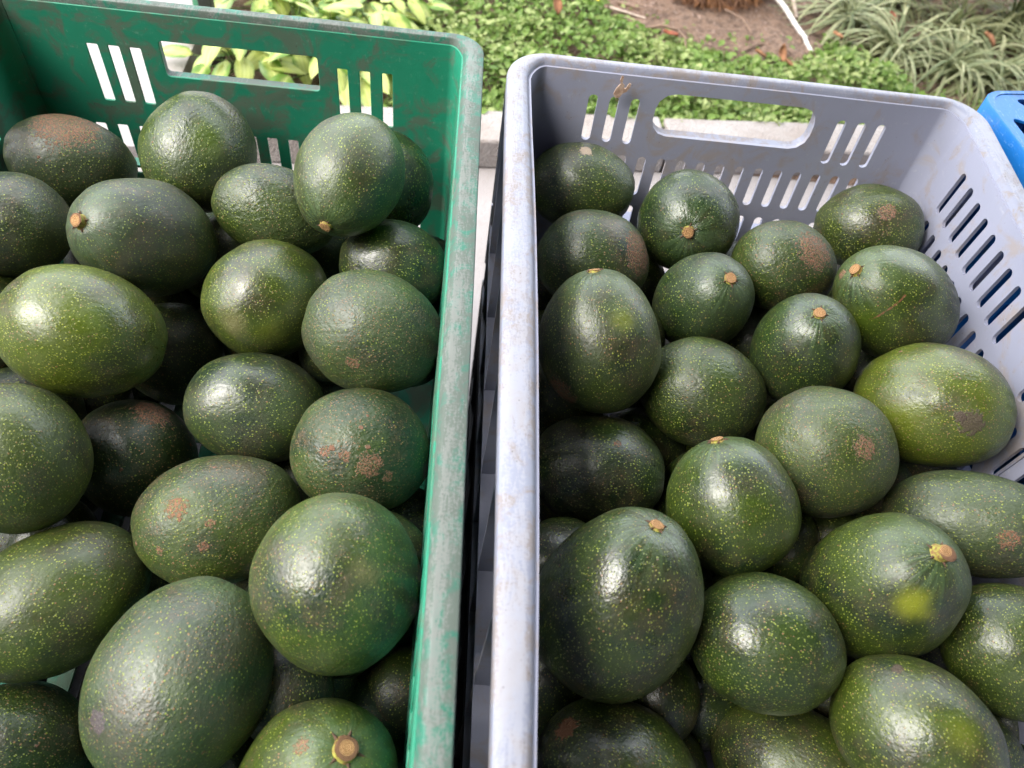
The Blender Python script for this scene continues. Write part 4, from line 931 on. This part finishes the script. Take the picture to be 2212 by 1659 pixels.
# ------------------------------------------------------------------ small things on the bed
def flat(name, colr, rough=.8):
    m = NT(name); n1 = m.noise(120, 4, .7); m.pin('Base Color', m.mix(m.ramp(n1, .35, .7), colr, tuple(x*.55 for x in colr))); m.pin('Roughness', rough); return m.m
M_white = flat('bleached_stick', (.78, .75, .70)); M_twig = flat('twig_bark', (.26, .17, .12)); M_pale = flat('pale_twig', (.55, .44, .36))
M_dry = flat('dry_leaf', (.34, .15, .07)); M_red = flat('red_leaf', (.30, .09, .045)); M_org = flat('orange_leaf', (.40, .19, .09)); M_stone = flat('white_stone', (.7, .68, .65))
def stick(name, pts, rad, mat, lab, cat, n=8):
    P = [Vector(p) for p in pts]; fine_ = []
    for i in range(len(P)-1):
        for k in range(4): fine_.append(P[i].lerp(P[i+1], k/4)+Vector((noise.noise(P[i]*50+Vector((k, 0, 0))), noise.noise(P[i]*50+Vector((0, k, 3))), 0))*rad*.8)
    fine_.append(P[-1]); m_ = len(fine_)
    V, F = tube(fine_, [rad*(1.05-.4*i/m_) for i in range(m_)], n)
    return tag(mesh_obj(name, V, F, mat, sharp=60), lab, cat)
stick('white_stick', [(.588, 1.15, .036), (.616, 1.05, .030), (.645, .95, .022), (.662, .895, .012)], .0058, M_white, 'straight bleached white stick lying beside the palm trunk', 'stick', 10)
stick('twig', [(.625, 1.15, .03), (.65, 1.06, .03), (.655, 1.02, .012)], .005, M_pale, 'brownish pale twig crossing behind the white stick', 'twig')
stick('twig', [(.246, .963, .020), (.28, .957, .016), (.322, .950, .012)], .0035, M_pale, 'pale twig at the edge of the ground cover', 'twig')
stick('twig', [(.27, 1.0, .012), (.30, .985, .014), (.325, .985, .01)], .004, M_twig, 'short brown twig above the pale one', 'twig')
stick('twig', [(.315, .915, .01), (.35, .917, .02), (.381, .908, .02), (.396, .885, .016), (.398, .862, .01)], .0032, M_twig, 'curved brown twig between clover and bare soil', 'twig')
stick('twig', [(.51, .87, .01), (.545, .897, .014), (.574, .906, .012)], .0024, M_twig, 'thin bent twig on the soil behind the grey crate', 'twig')
stick('twig', [(.572, .905, .014), (.61, .903, .012), (.645, .896, .01)], .0022, M_twig, 'thin dark twig meeting the bent one', 'twig')
stick('twig', [(.50, 1.02, .012), (.53, .985, .016), (.545, .94, .01)], .0022, M_twig, 'fine brown twig lying in front of the palm trunk', 'twig')
def dry(x, y, z, L_, mat, lab, rz, rx, seed):
    V = []; F = []; n = 6
    for j in range(n+1):
        t = j/n; w_ = L_*.27*math.sin(math.pi*(.03+.94*t))**.8
        for u in (-1, -.5, 0, .5, 1): V.append((w_*u, L_*(t-.5), L_*(.18*abs(u)**1.5+.14*math.sin(t*3+seed))+.04*L_*noise.noise(Vector((u*2, t*4, seed)))))
    for j in range(n):
        for i in range(4): F.append((j*5+i, j*5+i+1, (j+1)*5+i+1, (j+1)*5+i))
    o = mesh_obj('dry_leaf', V, F, mat); so = o.modifiers.new('solid', 'SOLIDIFY'); so.thickness = .0004
    o.location = (x, y, z); o.rotation_euler = (rx, .1, rz); tag(o, lab, 'dry leaf', 'fallen dry leaves')
dry(.129, .872, .062, .034, M_dry, 'upright brown dry leaf caught in the clover', .3, 1.0, 1)
dry(.364, .885, .022, .030, M_red, 'reddish dry leaf at the edge of the bare soil', 1.2, .3, 2)
dry(.590, .862, .022, .034, M_org, 'orange dry leaf standing behind the grey rim', .2, .8, 3)
dry(.603, .838, .016, .028, M_org, 'small orange dry leaf nearest the grey rim', 1.4, .2, 4)
dry(.546, .858, .016, .026, M_org, 'flat orange dry leaf left of the standing one', 1.5, .1, 5)
dry(.835, .985, .05, .030, M_red, 'red dry leaf caught in the striped grassy plants', .5, .6, 6)
dry(1.023, .93, .06, .034, M_dry, 'brown dry leaf caught in the striped plants near the blue crate', .8, .7, 7)
dry(.70, .90, .05, .022, M_org, 'tiny orange dry leaf beside the foot of the white stick', .8, .4, 8)
M_petal = flat('yellow_petal', (.80, .58, .01), .5); M_opetal = flat('orange_petal', (.85, .20, .01), .5)
def flower(x, y, z, r_, mp, lab, seed):
    e = empty('flower', (x, y, 0)); tag(e, lab, 'flower', 'small yellow flowers in the ground cover' if mp is M_petal else None)
    g = random.Random(seed); V = []; F = []
    for k in range(8):
        A = k*math.pi/4+g.uniform(-.1, .1); d = Vector((math.cos(A), math.sin(A), 0)); s_ = Vector((-d.y, d.x, 0)); q_ = len(V)
        V += [Vector((0, 0, z)), d*r_*.6+s_*r_*.28+Vector((0, 0, z+r_*.25)), d*r_+Vector((0, 0, z+r_*.15)), d*r_*.6-s_*r_*.28+Vector((0, 0, z+r_*.25))]; F.append((q_, q_+1, q_+2, q_+3))
    mesh_obj('petals', V, F, mp, e, False)
    v_, f_ = tube([(0, 0, 0), (.002, .001, z*.5), (0, 0, z)], .0008, 5); mesh_obj('stalk', v_, f_, M_stalk, e)
for i, (x, y, z, r_, lab) in enumerate([(.104, .865, .078, .009, 'yellow flower beside the brown leaf in the clover'), (.209, .900, .066, .006, 'yellow flower between the clover and the pale twig'), (.062, .945, .070, .006, 'yellow flower near the top edge of the clover'), (.150, .95, .068, .004, 'tiny yellow flower deep in the clover')]):
    flower(x, y, z, r_, M_petal, lab, i)
flower(-.50, .835, .05, .012, M_opetal, 'orange flower beside the path at the top edge', 9)
bm = bmesh.new(); bmesh.ops.create_icosphere(bm, subdivisions=3, radius=1)
for v in bm.verts: v.co = Vector((v.co.x*.021, v.co.y*.013, v.co.z*.010))*(1+.25*noise.noise(v.co*1.8))
me = bpy.data.meshes.new('white_stone'); bm.to_mesh(me); bm.free(); me.materials.append(M_stone); me.polygons.foreach_set('use_smooth', [True]*len(me.polygons))
o = link(bpy.data.objects.new('white_stone', me)); o.location = (.214, 1.005, .03); tag(o, 'small white stone at the top edge of the clover', 'stone')
# dark post with a green and white edge, seen through the green crate's handle
M_post = flat('dark_post', (.03, .03, .035), .5)
m = NT('striped_strip'); z = m.n('SeparateXYZ', {0: m.O}).outputs; n1 = m.noise(60, 3, .6); wv = m.math('SINE', m.math('ADD', m.math('MULTIPLY', z[2], 160.), m.math('MULTIPLY', n1, 4)))
m.pin('Base Color', m.mix(m.ramp(wv, 0, .5), (.75, .78, .75), (.10, .35, .22))); m.pin('Roughness', .6); M_strip = m.m
pe = empty('post', (-.462, .660, 0)); tag(pe, 'dark square post with a green and white strip, through the green handle hole', 'post')
V, F = box(-.011, .011, -.009, .009, 0, .16); o = mesh_obj('upright', V, F, M_post, pe, False); o.modifiers.new('b', 'BEVEL').width = .0015
V, F = box(-.020, -.0112, -.006, .004, 0, .155); mesh_obj('edge_strip', V, F, M_strip, pe, False)
